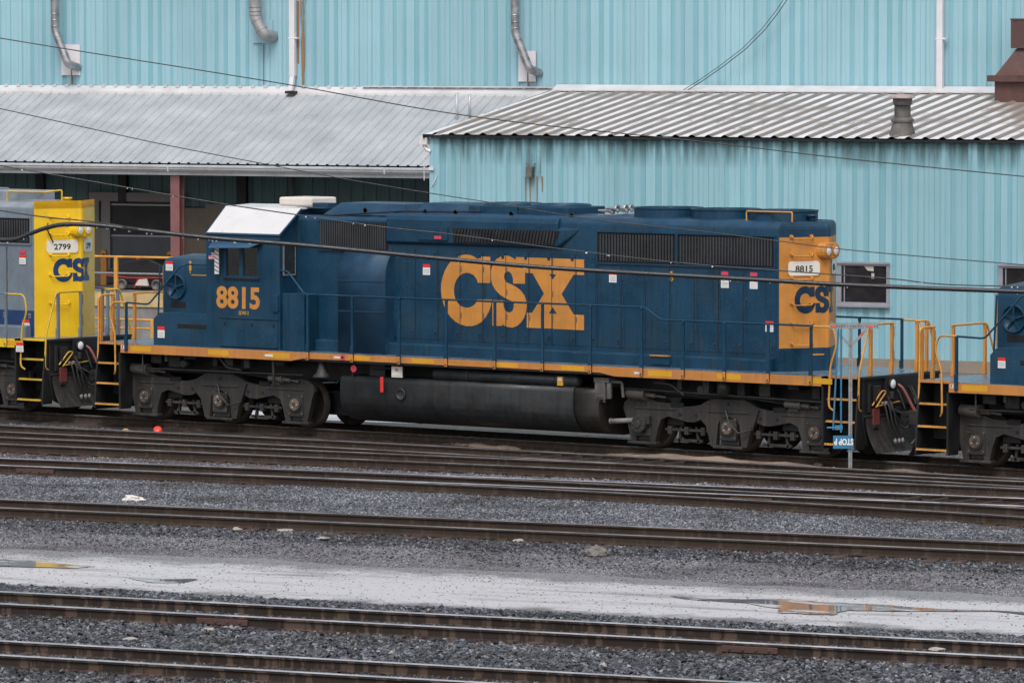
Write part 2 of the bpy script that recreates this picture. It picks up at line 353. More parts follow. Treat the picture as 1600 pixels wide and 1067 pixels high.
m_st_fine = stone_mat('fine_gravel_stone', [(.045,.043,.048),(.14,.136,.146),(.32,.312,.335),(.105,.094,.09),(.19,.184,.195)], .5)
m_sand = gravel_mat('spilled_sand', [(.24,.175,.125),(.30,.22,.165),(.36,.27,.21)], .85, 30, bump=.3, patch=(.15,.11,.085), pscale=1.2)

m_clear = bpy.data.materials.new('clear_glass'); m_clear.use_nodes = True
n = m_clear.node_tree.nodes; L = m_clear.node_tree.links; n.remove(n['Principled BSDF'])
g1 = n.new('ShaderNodeBsdfTransparent'); g1.inputs['Color'].default_value = (.72,.76,.74,1); g2 = n.new('ShaderNodeBsdfGlossy'); g2.inputs['Roughness'].default_value = .03
gm = n.new('ShaderNodeMixShader'); fr_ = n.new('ShaderNodeFresnel'); fr_.inputs['IOR'].default_value = 1.5
L.new(fr_.outputs[0], gm.inputs[0]); L.new(g1.outputs[0], gm.inputs[1]); L.new(g2.outputs[0], gm.inputs[2]); L.new(gm.outputs[0], n['Material Output'].inputs['Surface'])

# ------------------------------------------------------------------ locomotive
# lettering traced as outlines; local units = zoom pixels, x right, y down
LOGO_C = [(575,86),(575,350),(443,348),(430,310),(400,272),(360,252),(322,247),(280,258),(240,285),(212,325),(195,375),(188,420),(192,470),(205,515),(230,558),(265,585),(310,600),(350,598),(390,583),(420,555),(440,517),(590,517),(583,575),(560,640),(525,695),(480,745),(430,772),(380,785),(320,785),(260,770),(200,738),(150,693),(110,640),(80,575),(58,500),(50,420),(52,360),(65,300),(90,230),(125,170),(170,120),(220,85),(280,68),(330,64),(370,70),(405,85),(435,107),(455,107),(455,84)]
LOGO_S = [(845,88),(942,92),(942,357),(817,355),(815,300),(800,260),(780,238),(750,233),(728,250),(720,285),(728,320),(750,345),(790,360),(850,388),(900,428),(935,475),(955,530),(960,590),(950,650),(930,700),(900,745),(860,780),(810,798),(770,795),(730,782),(705,765),(700,782),(597,780),(597,523),(712,525),(715,580),(728,620),(755,643),(785,645),(810,630),(823,590),(823,555),(800,530),(740,505),(680,470),(630,420),(598,365),(582,300),(582,230),(600,165),(640,110),(690,82),(740,74),(780,80),(815,97),(835,115),(845,110)]
LOGO_X = [(945,92),(1226,100),(1226,258),(1195,258),(1230,315),(1268,262),(1234,262),(1234,100),(1555,112),(1555,268),(1447,265),(1322,460),(1447,662),(1555,668),(1555,820),(1234,808),(1234,656),(1275,658),(1230,590),(1190,655),(1226,656),(1226,806),(960,797),(960,647),(1015,647),(1140,455),(1020,250),(945,247)]
def logo_xy(p, x0, x1, z0, z1, skew=True):
    # undo the slight picture slope, then map to [x0,x1] x [z0,z1]
    t = (p[0]-50)/1505.0
    top = 70 + 44*t; bot = 768 + 52*t
    k = (p[1]-top)/(bot-top)
    return (x0 + (x1-x0)*t, z1 - (z1-z0)*k)

def hood_profile(hw, zt, r=.16):
    # (y,z) section, rounded shoulders, open at deck level 1.645
    pts = [(-hw, 1.64)]
    for k in range(6):
        a = math.pi/2*k/5
        pts.append((-hw + r - r*math.cos(a), zt - r + r*math.sin(a)))
    pts.append((0, zt + .035))
    return pts + [(-y, z) for y, z in pts[::-1][1:]]

def add_louvres(mb, x0, x1, z0, z1, y, pitch, depth=.04, w=.45, lean=0.0, m=0):
    n = max(2, int(round((x1-x0)/pitch))); p = (x1-x0)/n
    for i in range(n):
        xc = x0 + p*(i+.5)
        mb.obox((xc, y, (z0+z1)/2), (p*w/2, depth*.25, 0), (0, depth/2, 0), (lean, 0, (z1-z0)/2), m)

def warning_label(root, x, y, z, w=.19, h=.21, name='warning_label', pinkabove=False, hdr=None):
    mb = MB(); mb.box(x, x+w, y-.003, y, z, z+h*.68, 0); mb.box(x, x+w, y-.003, y, z+h*.68+.001, z+h, 1)
    for k in range(3): mb.box(x+w*.12, x+w*.86, y-.0045, y-.003, z+h*(.14+.16*k), z+h*(.17+.16*k), 2)
    if pinkabove: mb.box(x+.01, x+w-.01, y-.003, y, z+h+.03, z+h+.10, 3)
    return mb.build(name, [m_sticker, m_red, m_frame, m_pink], root)

def truck(root, xc, flip=1):
    """three-axle truck: frame > axle caps, cylinders ...; wheels are parts of the locomotive"""
    ax = (-2.1, 0.0, 2.1)
    def arc(cx, cz, r, a0, a1, n=6): return [(cx + r*math.cos(rad(a0+(a1-a0)*i/n)), cz + r*math.sin(rad(a0+(a1-a0)*i/n))) for i in range(n+1)]
    half = [(0,1.07),(.36,1.07),(.50,1.03),(.70,.93),(.95,.885),(1.30,.885),(1.42,.93),(1.75,.95),(1.95,1.02),(2.2,1.05),(2.42,1.02),(2.56,.93),(2.60,.80),(2.52,.60),(2.40,.15),(2.27,.15),(2.24,.58),(1.97,.58),(1.93,.15),(1.80,.15),(1.74,.40),(1.66,.60),(1.48,.67),(1.02,.58),(.84,.58),(.68,.64),(.55,.52),(.44,.13),(.31,.13),(.26,.56),(.20,.66),(0,.72)]
    poly = half + [(-x, z) for x, z in half[::-1] if x > 0]
    fr = None
    for side in (-1, 1):
        mb = MB()
        y0, y1 = side*1.02, side*1.15
        mb.prism([(xc+a, z) for a, z in poly], 'y', y0, y1)
        if side == -1:
            for a in (-1.18,-.78,.78,1.18): mb.cyl((xc+a, y1-.006, .72), (xc+a, y1+.02, .72), .042, 12, m=2)
            mb.cyl((xc, y1-.006, .97), (xc, y1+.02, .97), .036, 12, m=2)
            mb.box(xc-1.42, xc-1.10, y1-.008, y1+.02, .86, .96, 2); mb.box(xc+1.08, xc+1.40, y1-.008, y1+.02, .86, .96, 2)
            mb.box(xc-.5, xc+.5, y1-.022, y1, .80, .835, 0)
            mb.box(xc-2.3, xc-1.3, y1-.018, y1, .80, .83, 0); mb.box(xc+1.3, xc+2.3, y1-.018, y1, .80, .83, 0)
            # pedestal tie bars
            for a in ax: mb.box(xc+a-.36, xc+a+.36, y1-.04, y0, .10, .155, 0)
        f = mb.build('truck_frame', [m_truck, m_truck2, m_hole], root, bevel=.018)
        if side == -1: fr = f
    # centre bolster and transoms
    mb = MB()
    mb.box(xc-.45, xc+.45, -.95, .95, .75, 1.15); mb.box(xc-1.6, xc-1.2, -1.0, 1.0, .5, .85); mb.box(xc+1.2, xc+1.6, -1.0, 1.0, .5, .85)
    for a in ax: mb.box(xc+a+.25*flip, xc+a+.85*flip, -.5, .5, .28, .75)
    mb.cyl((xc,0,1.1),(xc,0,1.5), .4, 16)
    mb.build('truck_bolster', m_under, root)
    for i, a in enumerate(ax):
        x = xc + a
        # journal box sub-part with its cap
        mb = MB()
        big = (i == 0 and xc > 0)
        mb.box(x-.20, x+.20, -1.17, -1.0, .26, .68, 1)
        mb.box(x-.22, x+.22, -1.10, -1.0, .17, .27, 1)
        if big:
            mb.cyl((x-.02,-1.30,.50),(x-.02,-1.16,.50), .17, 20, m=1); mb.cyl((x-.02,-1.33,.50),(x-.02,-1.29,.50), .07, 14, m=1)
            for k in range(8):
                a2 = k*math.pi/4; mb.cyl((x-.02+.13*math.cos(a2),-1.315,.50+.13*math.sin(a2)),(x-.02+.13*math.cos(a2),-1.28,.50+.13*math.sin(a2)),.02,6,m=1)
            mb.box(x+.05, x+.22, -1.25, -1.15, .50, .66, 1)
        else:
            mb.cyl((x,-1.20,.508),(x,-1.16,.508), .165, 22, m=1)
            mb.cyl((x,-1.225,.508),(x,-1.19,.508), .125, 22, m=2)
            for k in range(3):
                a2 = rad(90 + 120*k + 13*i); c, s_ = math.cos(a2), math.sin(a2)
                mb.cyl((x+.075*c,-1.245,.508+.075*s_),(x+.075*c,-1.22,.508+.075*s_),.022,8,m=3)
            mb.prism([(x-.05,.54),(x+.05,.54),(x,.455)],'y',-1.232,-1.222,m=0)
            for dx, dz in ((.17,-.19),(-.17,-.19),(.18,.17),(-.18,.17)): mb.cyl((x+dx,-1.18,.508+dz),(x+dx,-1.165,.508+dz),.02,8,m=2)
        mb.build('journal_box', [m_truck, m_truck2, m_axle, m_chrome], fr, bevel=.008)
    # brake rigging
    for a0, a1 in ((-1.62,-.55),(.55,1.62)):
        mb = MB()
        mb.box(xc+a0, xc+a1, -1.06, -1.0, .385, .435); mb.box(xc+a0+.18, xc+a1-.2, -1.0, -.94, .17, .23)
        for t in (.12,.5,.88): mb.box(xc+a0+(a1-a0)*t-.05, xc+a0+(a1-a0)*t+.05, -1.09, -.96, .32, .48)
        mb.obox((xc+a0+(a1-a0)*.3,-.97,.32),(.03,0,.01),(0,.03,0),(.02,0,.16)); mb.obox((xc+a0+(a1-a0)*.7,-.97,.32),(.03,0,-.01),(0,.03,0),(-.03,0,.16))
        mb.build('brake_rigging', m_truck, root, bevel=.006)
    for k, (a, z, L, d) in enumerate(((-2.42,1.10,.42,1),(1.42,1.04,.36,1),)):
        mb = MB()
        mb.cyl((xc+a,-1.20,z),(xc+a+L*.95,-1.20,z-.015), .115 if k == 0 else .075, 18)
        mb.cyl((xc+a+L*.95,-1.20,z-.015),(xc+a+L*1.05,-1.20,z-.015), .13 if k == 0 else .085, 18)
        mb.cyl((xc+a+L,-1.20,z-.015),(xc+a+L*1.6,-1.20,z-.03), .05, 10)
        mb.cyl((xc+a+L*1.6,-1.20,z-.03),(xc+a+L*2.2,-1.20,z-.05), .025, 8)
        mb.box(xc+a+.05, xc+a+L*.8, -1.18, -1.02, z-.14, z-.04)
        mb.build('brake_cylinder', m_cyl, fr, bevel=.006)
    # pipes along the frame top
    mb = MB()
    mb.tube([(xc-1.6,-1.1,1.13),(xc-.6,-1.12,1.10),(xc+.4,-1.12,1.12),(xc+1.2,-1.1,1.04),(xc+2.2,-1.1,.98)], .014)
    mb.build('brake_pipe', m_truck2, root); mb = MB()
    mb.tube([(xc-.05,-1.18,.86),(xc+.1,-1.28,.62),(xc+.32,-1.26,.42),(xc+.62,-1.2,.5),(xc+.74,-1.17,.9)], .02)
    mb.build('air_hose', m_truck2, root)
    for a in ax:
        x = xc + a
        mb = MB()
        for sd in (-1, 1):
            prof = [(.53,.66),(.555,.685),(.508,.70),(.508,.79),(.47,.80),(.44,.785),(.40,.745),(.18,.745),(.16,.80),(0.02,.80)]
            mb.lathe((x,0,.508), [(r, sd*h) for r, h in prof], 'y', 32)
        mb.cyl((x,-1.0,.508),(x,1.0,.508), .09, 12)
        mb.build('wheel_set', m_wheel, root)

def handrail_post(root, x, y, zt, m, name='handrail_post', zb=1.50, w=.028, m2=None):
    mb = MB()
    mb.prism([(x-w,zb),(x+w,zb),(x+w*.95,zt-.02),(x-w*.95,zt-.02)], 'y', y-.02, y+.02)
    if zb < 1.6:
        mb.box(x-w*1.5, x+w*1.5, y-.034, y-.021, 1.645, 1.80); mb.box(x-w*1.2, x+w*1.2, y-.034, y-.021, zb-.02, 1.644, 1)
        mb.cyl((x,y-.05,zb+.02),(x,y-.03,zb+.02), .016, 8, m=2)
    mb.cyl((x,y,zt-.05),(x,y,zt+.02), .034, 8)
    return mb.build(name, [m, m2 or m, m_truck2], root, bevel=.004)

def end_details(root, s, xsill, xp, c, near_posts, far_posts, red=True, lamp=True):
    """steps, railings, pilot, coupler at one end; s=+1 rear (towards +x), s=-1 front"""
    # pilot plate
    mb = MB()
    mb.prism([(-1.30,1.60),(1.30,1.60),(1.30,.75),(1.18,.30),(.9,.20),(-.9,.20),(-1.18,.30),(-1.30,.75)], 'x', xp-.03*s, xp)
    mb.box(xp-s*.05, xp+s*.06, -.60, .60, 1.05, 1.62)
    mb.box(xp-s*.10, xp+s*.04, -1.32, 1.32, 1.58, 1.640)
    mb.build('pilot_plate', m_under, root, bevel=.01)
    mb = MB()   # curved plow under the plate
    for k in range(7):
        t0, t1 = k/7, (k+1)/7
        a = lambda t: (xp + s*(.02 + .26*t*t), .85 - .68*t)
        (xa, za), (xb, zb) = a(t0), a(t1)
        mb.add([(xa,-1.25,za),(xa,1.25,za),(xb,1.25,zb),(xb,-1.25,zb)], [(0,1,2,3) if s > 0 else (3,2,1,0)], 0, True)
    mb.build('snow_plow', m_truck, root)
    mb = MB(); mb.box(xp, xp+s*.05, -1.02, -.80, .70, 1.02); mb.build('receptacle_box', m_hose, root, bevel=.01)
    mb = MB()
    for y in (-1.12,-.28,.30,.95): mb.box(xp, xp+s*.04, y-.04, y+.04, .95, 1.5)
    mb.box(xp, xp+s*.035, -1.28, 1.28, .86, .90); mb.build('pilot_rib', m_truck2, root, bevel=.006)
    # coupler
    mb = MB()
    mb.box(xp, xp+s*.42, -.10, .10, .70, .92); mb.prism([(xp+s*.30,-.2),(xp+s*.62,-.22),(xp+s*.66,-.05),(xp+s*.45,.02),(xp+s*.62,.10),(xp+s*.5,.2),(xp+s*.3,.18)], 'z', .66, .96)
    mb.build('coupler', m_truck2, root, bevel=.02)
    # hoses
    for i, y in enumerate((-.75,-.62,-.50,.5,.62,.75)):
        mb = MB()
        mb.tube([(xp+s*.03,y,1.12),(xp+s*.14,y,1.08),(xp+s*.2,y+.03,.72),(xp+s*.24,y+.12,.46),(xp+s*.26,y+.16,.36)], .021, 6, 0, .12)
        mb.cyl((xp+s*.02,y,1.12),(xp+s*.1,y,1.11), .03, 8, m=1)
        mb.cyl((xp+s*.26,y+.15,.42),(xp+s*.27,y+.18,.32), .034, 8, m=1)
        mb.build('brake_hose', [m_rubber, m_conc], root)
    if red:
        mb = MB(); mb.tube([(xp+s*.04,-.18,1.45),(xp+s*.16,-.16,1.38),(xp+s*.35,-.10,.98),(xp+s*.55,-.02,.72),(xp+s*.75,.04,.80),(xp+s*.95,.06,1.25)], .032, 8, 0, .2)
        mb.build('cable_hose', m_hose, root)
    if lamp:
        for yy in (-.42,):
            mb = MB(); mb.lathe((xp,yy,1.47), [(.02,0),(.10,s*.02),(.115,s*.09),(.10,s*.10)], 'x', 16, 0); mb.lathe((xp,yy,1.47), [(.098,s*.095),(.06,s*.115),(.01,s*.12)], 'x', 16, 1)
            mb.box(xp, xp+s*.05, yy+.08, yy+.36, 1.50, 1.60, 2)
            mb.build('ditch_light', [m_under, m_lampglass, m_greencap], root)
    rq = random.Random(3)
    for k in range(9):
        y0_, z0_ = rq.uniform(-1.0,1.0), rq.uniform(1.0,1.5); y1_ = y0_+rq.uniform(-.45,.45)
        mb = MB(); mb.tube([(xp+s*.03,y0_,z0_),(xp+s*rq.uniform(.12,.3),(y0_+y1_)/2,z0_-rq.uniform(.15,.55)),(xp+s*rq.uniform(.1,.3),y1_,z0_-rq.uniform(.0,.5))], rq.uniform(.012,.024), 6, 0, .15)
        mb.build('cable_hose', m_rubber if k % 3 else m_truck, root)
    for k in range(6):
        y0_, z0_ = rq.uniform(-1.1,1.0), rq.uniform(.45,1.4)
        mb = MB(); mb.box(xp, xp+s*rq.uniform(.04,.14), y0_, y0_+rq.uniform(.06,.22), z0_, z0_+rq.uniform(.06,.2)); mb.build('pilot_fitting', [m_truck, m_truck2, m_under][k % 3], root, bevel=.01)
    mb = MB(); mb.tube([(xp+s*.05,.35,1.2),(xp+s*.25,.30,.75),(xp+s*.30,.1,.42),(xp+s*.28,-.05,.30)], .012, 6, 0, .2); mb.build('pale_cable', m_conc, root)
    # grab handle (bent yellow bar) and cut lever
    mb = MB()
    mb.tube([(xp+s*.04,-1.05,1.08),(xp+s*.10,-.80,1.36),(xp+s*.10,-.66,1.34),(xp+s*.06,-.95,1.04)], .017, 7, 0, .05)
    mb.tube([(xp+s*.07,-.95,1.06),(xp+s*.07,-.15,1.12)], .014)
    mb.build('coupler_lever', c['grab'], root)
    # step wells, both sides
    for sd in (-1, 1):
        mb = MB()
        mb.prism([(sd*1.54,1.44),(sd*.9,1.44),(sd*1.02,.95),(sd*1.2,.24),(sd*1.54,.24)], 'x', xsill+.004*s, xsill+.05*s)      # stringer by the sill
        mb.prism([(sd*1.36,1.60),(sd*.9,1.60),(sd*1.0,.9),(sd*1.2,.24),(sd*1.50,.24),(sd*1.46,.9)], 'x', xp-.075*s, xp-.035*s)
        mb.box(xsill+.05*s, xp-.075*s, sd*.88, sd*.92, .5, 1.58)
        mb.build('step_well', m_under, root, bevel=.005)
        for k, (z, ya, yb) in enumerate(((1.20,1.10,1.42),(.77,1.16,1.47),(.33,1.22,1.52))):
            mb = MB(); x0, x1 = xsill+.055*s, xp-.08*s
            mb.box(x0, x1, sd*ya, sd*(yb-.03), z-.03, z, 0)
            mb.box(x0, x1, sd*(yb-.028), sd*yb, z-.018, z+.010, 1)
            n = 12
            for i in range(n):
                xx = x0 + (x1-x0)*(i+.5)/n
                mb.box(xx-.013, xx+.013, sd*(yb-.026), sd*(yb-.002), z+.0105, z+.024, 1)
            mb.build('step_tread', [m_under, c['grab']], root)
        mb = MB(); mb.box(xsill+.055*s, xp-.08*s, sd*1.36, sd*1.385, 1.602, 1.648); mb.build('step_nosing', c['sill'], root)
        # step handrails
        mb = MB(); xa = xsill + .26*s
        mb.tube([(xsill-.18*s, sd*1.54, c['zr_'+('r' if s>0 else 'f')]), (xa, sd*1.5, c['zr_'+('r' if s>0 else 'f')]), (xa+.08*s, sd*1.5, 2.25),(xa-.07*s, sd*1.5,1.85),(xa-.10*s, sd*1.52,1.05),(xa-.02*s, sd*1.46,.98)], .021, 8, 0, .12)
        mb.build('step_handrail', c['grab'], root)
        mb = MB()
        yi = near_posts[0] if sd < 0 else far_posts[-1]
        yi2 = near_posts[-1] if sd < 0 else far_posts[0]
        mb.tube([(xp-.05*s, sd*1.30, .98),(xp-.05*s, sd*1.40, 1.02),(xp-.05*s, sd*1.36, 1.75),(xp-.05*s, yi+sd*.07, 2.62),(xp-.05*s, yi-sd*.04, 2.64),(xp-.05*s, yi2-sd*.06, 2.64)], .021, 8, 0, .12)
        mb.build('end_handrail', c['grab'], root)
    for y in list(near_posts) + list(far_posts):
        mb = MB(); x = xp - .05*s
        mb.box(x-.025, x+.025, y-.035, y+.035, 1.648, 2.62); mb.box(x-.035, x+.035, y-.055, y-.01, 1.648, 1.86)
        mb.build('end_post', c['post'], root, bevel=.006)
    if len(far_posts):
        mb = MB(); y0, y1 = near_posts[-1], far_posts[0]; x = xp-.05*s
        N = 12
        pts = [(x, y0+.05+.02*math.sin(k), 2.58-.9*k/N) for k in range(N+1)]
        for k in range(N): 
            mb.tube([pts[k], pts[k+1]], .010 if k % 2 else .016, 5)
        mb.build('safety_chain', m_chain, root)
    # porch strip: narrow orange line seen along the far deck edge is the far sill; nothing here

m_lampglass = mat('lamp_lens', (.8,.82,.85), .1, var=.02)
m_greencap = mat('green_cap', (.02,.35,.12), .4, var=.1)
m_headlens = mat('headlight_lens', (.82,.83,.85), .15, metal=.15, var=.05)

def build_loco(x0, label, c, hood_x1=7.72, number=None, logo=None, big=False, group='locomotives of the train'):
    root = empty('locomotive', (x0, 0, 0)); tag(root, label, 'locomotive', group)
    HW, ZT = .97, 4.57
    XS0, XS1 = -9.11, 9.13
    # ---- frame with stepped sill strip
    mb = MB()
    for sd in (-1, 1):
        poly = [(XS0,1.632),(XS1,1.632),(XS1,1.445),(4.10,1.445),(3.75,1.505),(-4.0,1.505),(-4.35,1.445),(XS0,1.445)]
        mb.prism(poly, 'y', sd*1.52, sd*1.54, 0)
    mb.build('side_sill', c['sill'], root, bevel=.004)
    mb = MB()
    for i in range(10):      # reflective patches and small plates on the near sill
        x = XS0 + .30 + i*1.93 + (.25 if i % 2 else 0)
        hgt = (1.49,1.60) if (x < -4.4 or x > 4.1) else (1.525,1.615)
        mb = MB(); mb.box(x, x+.58, -1.5425, -1.5405, hgt[0], hgt[1]); mb.build('reflective_strip', m_reflect, root)
    for x in (-5.05,4.6):
        mb = MB(); mb.box(x, x+.22, -1.5434, -1.5426, 1.515, 1.56); mb.build('sill_plate', m_sticker, root)
    mb = MB()
    mb.box(XS0, XS1, -1.519, 1.519, 1.46, 1.60, 1); mb.box(XS1, 9.93, -.90, .90, 1.30, 1.60, 1); mb.box(-9.93, XS0, -.90, .90, 1.30, 1.60, 1)
    mb.box(XS0, XS1, -1.536, 1.536, 1.634, 1.645, 0); mb.box(XS1, 9.93, -1.36, 1.36, 1.634, 1.645, 0); mb.box(-9.93, XS0, -1.36, 1.36, 1.634, 1.645, 0)
    mb.box(XS0+.4, XS1-.4, -.75, .75, 1.02, 1.46, 1)
    mb.build('deck', [c['deck'], m_under], root)
    # ---- under-sill clutter
    rnd = random.Random(5)
    for x in [-8.6,-8.1,-7.6,-6.9,-6.4,-5.8,-5.2,4.9,5.5,6.1,6.8,7.4,8.0,8.6]:
        h = rnd.uniform(.10,.30); y = rnd.uniform(-1.35,-1.05)
        mb = MB(); mb.box(x, x+rnd.uniform(.1,.34), y, y+.25, 1.455-h, 1.455); mb.build('frame_bracket', m_truck2, root)
    for x in (-7.55,6.05):
        mb = MB(); mb.cyl((x,-1.3,1.25),(x,-1.0,1.25), .075, 12); mb.build('pipe_end', m_truck2, root)
    for pts, r in (([(-7.9,-1.42,1.455),(-7.9,-1.42,1.30)],.045),([(-8.55,-1.45,1.455),(-8.55,-1.45,1.02)],.02),([(-6.55,-1.3,1.45),(-6.3,-1.3,1.22),(-5.9,-1.3,1.18)],.03),
                   ([(4.95,-1.35,1.35),(5.35,-1.35,1.33),(5.65,-1.3,1.12)],.025),([(-4.95,-1.4,1.45),(-4.93,-1.4,1.2),(-4.97,-1.35,.9)],.03),
                   ([(-8.8,-1.3,1.12),(-4.2,-1.3,1.14)],.018),([(4.2,-1.3,1.20),(9.0,-1.3,1.12)],.018)):
        mb = MB(); mb.tube(pts, r, 8, 0, .08); mb.build('brake_piping', m_truck2, root)
    mb = MB(); mb.cyl((6.6,-1.25,1.455),(6.6,-1.25,1.15),.14,14); mb.build('sand_pipe', m_truck2, root)
    truck(root, -6.63, 1); truck(root, 6.63, -1)
    # ---- fuel tank with air reservoir
    prof = [(-1.34,1.185),(-1.385,1.178),(-1.42,1.15),(-1.44,1.10),(-1.446,1.0),(-1.45,.75),(-1.43,.62),(-1.37,.5),(-1.27,.39),(-1.12,.30),(-.9,.235),(-.6,.205)]
    fine = []
    for k in range(len(prof)-1):
        fine += [(prof[k][0]+(prof[k+1][0]-prof[k][0])*t/3, prof[k][1]+(prof[k+1][1]-prof[k][1])*t/3) for t in range(3)]
    prof = fine + [prof[-1]]
    prof = prof + [(-y, z) for y, z in prof[::-1]]
    mb = MB(); mb.prism(prof, 'x', -3.08, 3.0, 0, True)
    pr2 = [(y*.975, .205+(z-.205)*.985) for y, z in prof]
    mb.prism(pr2, 'x', 3.0005, 3.62, 1, True)
    tk = mb.build('fuel_tank', [m_tank, m_tankend], root)
    mb = MB(); mb.lathe((-.9-.55,-1.462,.86), [(.125,0),(.125,-.012),(.10,-.02),(.095,-.008),(.01,-.008)], 'y', 22); mb.build('filler_cap', m_tank, tk)
    mb = MB(); mb.cyl((-.62,-1.28,1.30),(3.0,-1.28,1.30), .135, 20); mb.lathe((-.62,-1.28,1.30), [(.134,0),(.12,-.04),(.07,-.07),(.01,-.08)], 'x', 20); mb.lathe((3.0,-1.28,1.30), [(.134,0),(.12,.04),(.07,.07),(.01,.08)], 'x', 20)
    for x in (.2,1.4,2.5): mb.cyl((x,-1.28,1.30),(x+.05,-1.28,1.30), .142, 20)
    ar = mb.build('air_reservoir', m_tank, root)
    mb = MB(); 
    mb.tube([(-2.75,-1.36,1.45),(-2.8,-1.38,1.2),(-2.78,-1.38,1.1)],.022); mb.build('tank_pipe', m_under, root); mb = MB(); mb.box(-2.4,-2.0,-1.30,-1.1,1.2,1.45); mb.build('junction_box', m_under, root); mb = MB(); mb.tube([(-2.3,-1.36,1.36),(-1.5,-1.36,1.38)],.02)
    mb.build('tank_pipe', m_under, root)
    if big:
        mb = MB(); mb.box(2.58,2.72,-1.425,-1.395,1.2,1.38,0); mb.box(2.60,2.70,-1.43,-1.42,1.30,1.36,1); mb.build('yellow_tag', [m_reflect, m_sticker], ar)
        mb = MB(); mb.box(-1.72,-1.44,-1.43,-1.40,1.20,1.425,0); mb.box(-1.70,-1.46,-1.436,-1.43,1.24,1.27,1); mb.box(-1.62,-1.54,-1.436,-1.43,1.33,1.38,2); mb.build('gauge_box', [m_cream, m_sticker, m_frame], root, bevel=.01)
        mb = MB(); mb.box(-1.97,-1.89,-1.50,-1.47,.88,1.20,0); mb.build('red_shutoff_tag', m_red, tk, bevel=.01)
        mb = MB(); mb.cyl((-2.72,-1.45,1.34),(-2.72,-1.43,1.34),.075,9); mb.build('pink_tag', m_pink, root)
        mb = MB(); mb.box(-2.98,-2.88,-1.548,-1.5405,1.515,1.625,0); mb.cyl((-2.93,-1.553,1.57),(-2.93,-1.546,1.57),.028,10,m=1); mb.build('shutoff_button', [m_pink, m_hole], root); mb = MB(); mb.box(-3.17,-3.0,-1.5438,-1.5426,1.545,1.585); mb.build('sill_plate', m_sticker, root)
        # bell-shaped horn casting and air filter
        mb = MB(); mb.lathe((-3.62,-1.38,1.12), [(.02,.34),(.07,.33),(.085,.2),(.12,.1),(.2,.02),(.19,0),(.02,.0)], 'z', 18); mb.build('bell', m_truck2, root)
        mb = MB(); mb.box(3.52,3.78,-1.42,-1.20,.96,1.36,0); mb.box(3.50,3.88,-1.43,-1.20,1.30,1.40,0); mb.cyl((3.85,-1.36,.98),(3.85,-1.36,1.3),.06,10,m=0); mb.box(3.56,3.76,-1.44,-1.41,1.0,1.12,0)
        mb.tube([(3.9,-1.34,1.32),(4.15,-1.34,1.32),(4.18,-1.34,1.02)],.035,8,0,.05); mb.cyl((3.6,-1.36,.92),(3.6,-1.36,.97),.05,8); mb.cyl((3.72,-1.36,.90),(3.72,-1.36,.97),.035,8)
        mb.build('air_filter', m_vent, root, bevel=.012)
        mb = MB(); mb.cyl((3.75,-1.16,.52),(4.3,-1.16,.56),.05,10); mb.cyl((3.72,-1.16,.52),(3.75,-1.16,.52),.06,10); mb.build('push_rod', m_conc, root)
    # ---- hood body
    HX1 = hood_x1
    body = MB()
    # electrical-cabinet section behind the cab (lower roof), then engine/radiator hood with V-shaped end
    p1 = hood_profile(.96, 4.45, .10); body.prism(p1, 'x', -4.66, -2.172, 0)
    prof = hood_profile(HW, ZT, .17); n = len(prof)
    xe = HX1 + .53
    # loft: start, end ring with plan-V
    def ring(x): return [(x, y, z) for y, z in prof]
    def vring(xn, xa, inset=0.0):
        return [(xn + (xa-xn)*(1 - min(1, abs(y)/HW)), y, z) for y, z in prof]
    r0, r1, r2 = ring(-2.17), ring(HX1), vring(HX1, xe)
    vs = r0 + r1
    fs = [(i, i+1, n+i+1, n+i) for i in range(n-1)]
    body.add(vs, [f for f in fs], 0, True)
    body.add(r0, [tuple(range(n))], 0)
    hoodm = body.build('hood', [c['hood'], c['roof']], root)
    # roof polygons take the roof material
    for p in hoodm.data.polygons:
        if p.normal.z > .45 or (p.normal.z < -.45 and p.center.z > 4): p.material_index = 1
    # hood end: two facets meeting at a rounded apex
    eb = MB(); zlo, zhi, zo = 1.64, ZT, c['end_top']
    def facet_pts(sd, z): return [(HX1, sd*HW, z), (xe-.05, sd*.06, z)]
    zb = c['end_bot']
    rr = .14
    rows = [(zlo,0),(zb,0),(zb+.0001,0),(zo,0),(zo+.0001,0),(ZT-rr,0)] + [(ZT-rr+rr*math.sin(rad(a)), rr*(1-math.cos(rad(a)))) for a in (22,45,67,90)]
    plan = [(HX1,-HW),(xe-.045,-.08),(xe-.008,-.035),(xe,0),(xe-.008,.035),(xe-.045,.08),(HX1,HW)]
    allv = []
    for z, ins in rows:
        k = 1 - ins/1.0
        for i, (x, y) in enumerate(plan):
            if i in (0, 6): allv.append((x, y*(1-ins*1.02), z))
            else: allv.append((x-ins*.95, y*(1-ins), z))
    np_ = len(plan)
    for r in range(len(rows)-1):
        zc = (rows[r][0]+rows[r+1][0])/2
        mi = 0 if zb < zc < zo else (2 if zc < zb else (2 if c['end_cap'] else 0))
        o = r*np_
        eb.add([allv[o+i] for i in range(2*np_)], [(i, i+1, np_+i+1, np_+i) for i in range(np_-1)], mi, False)
    top = len(rows)-1
    eb.add(allv[top*np_:], [tuple(range(np_))], 2 if c['end_cap'] else 0)
    hood_end = eb.build('hood_end', [c['end'], c['hood'], c['hood']], root)
    # upper bulge (dynamic brake / central air) with chamfer underneath
    mb = MB()
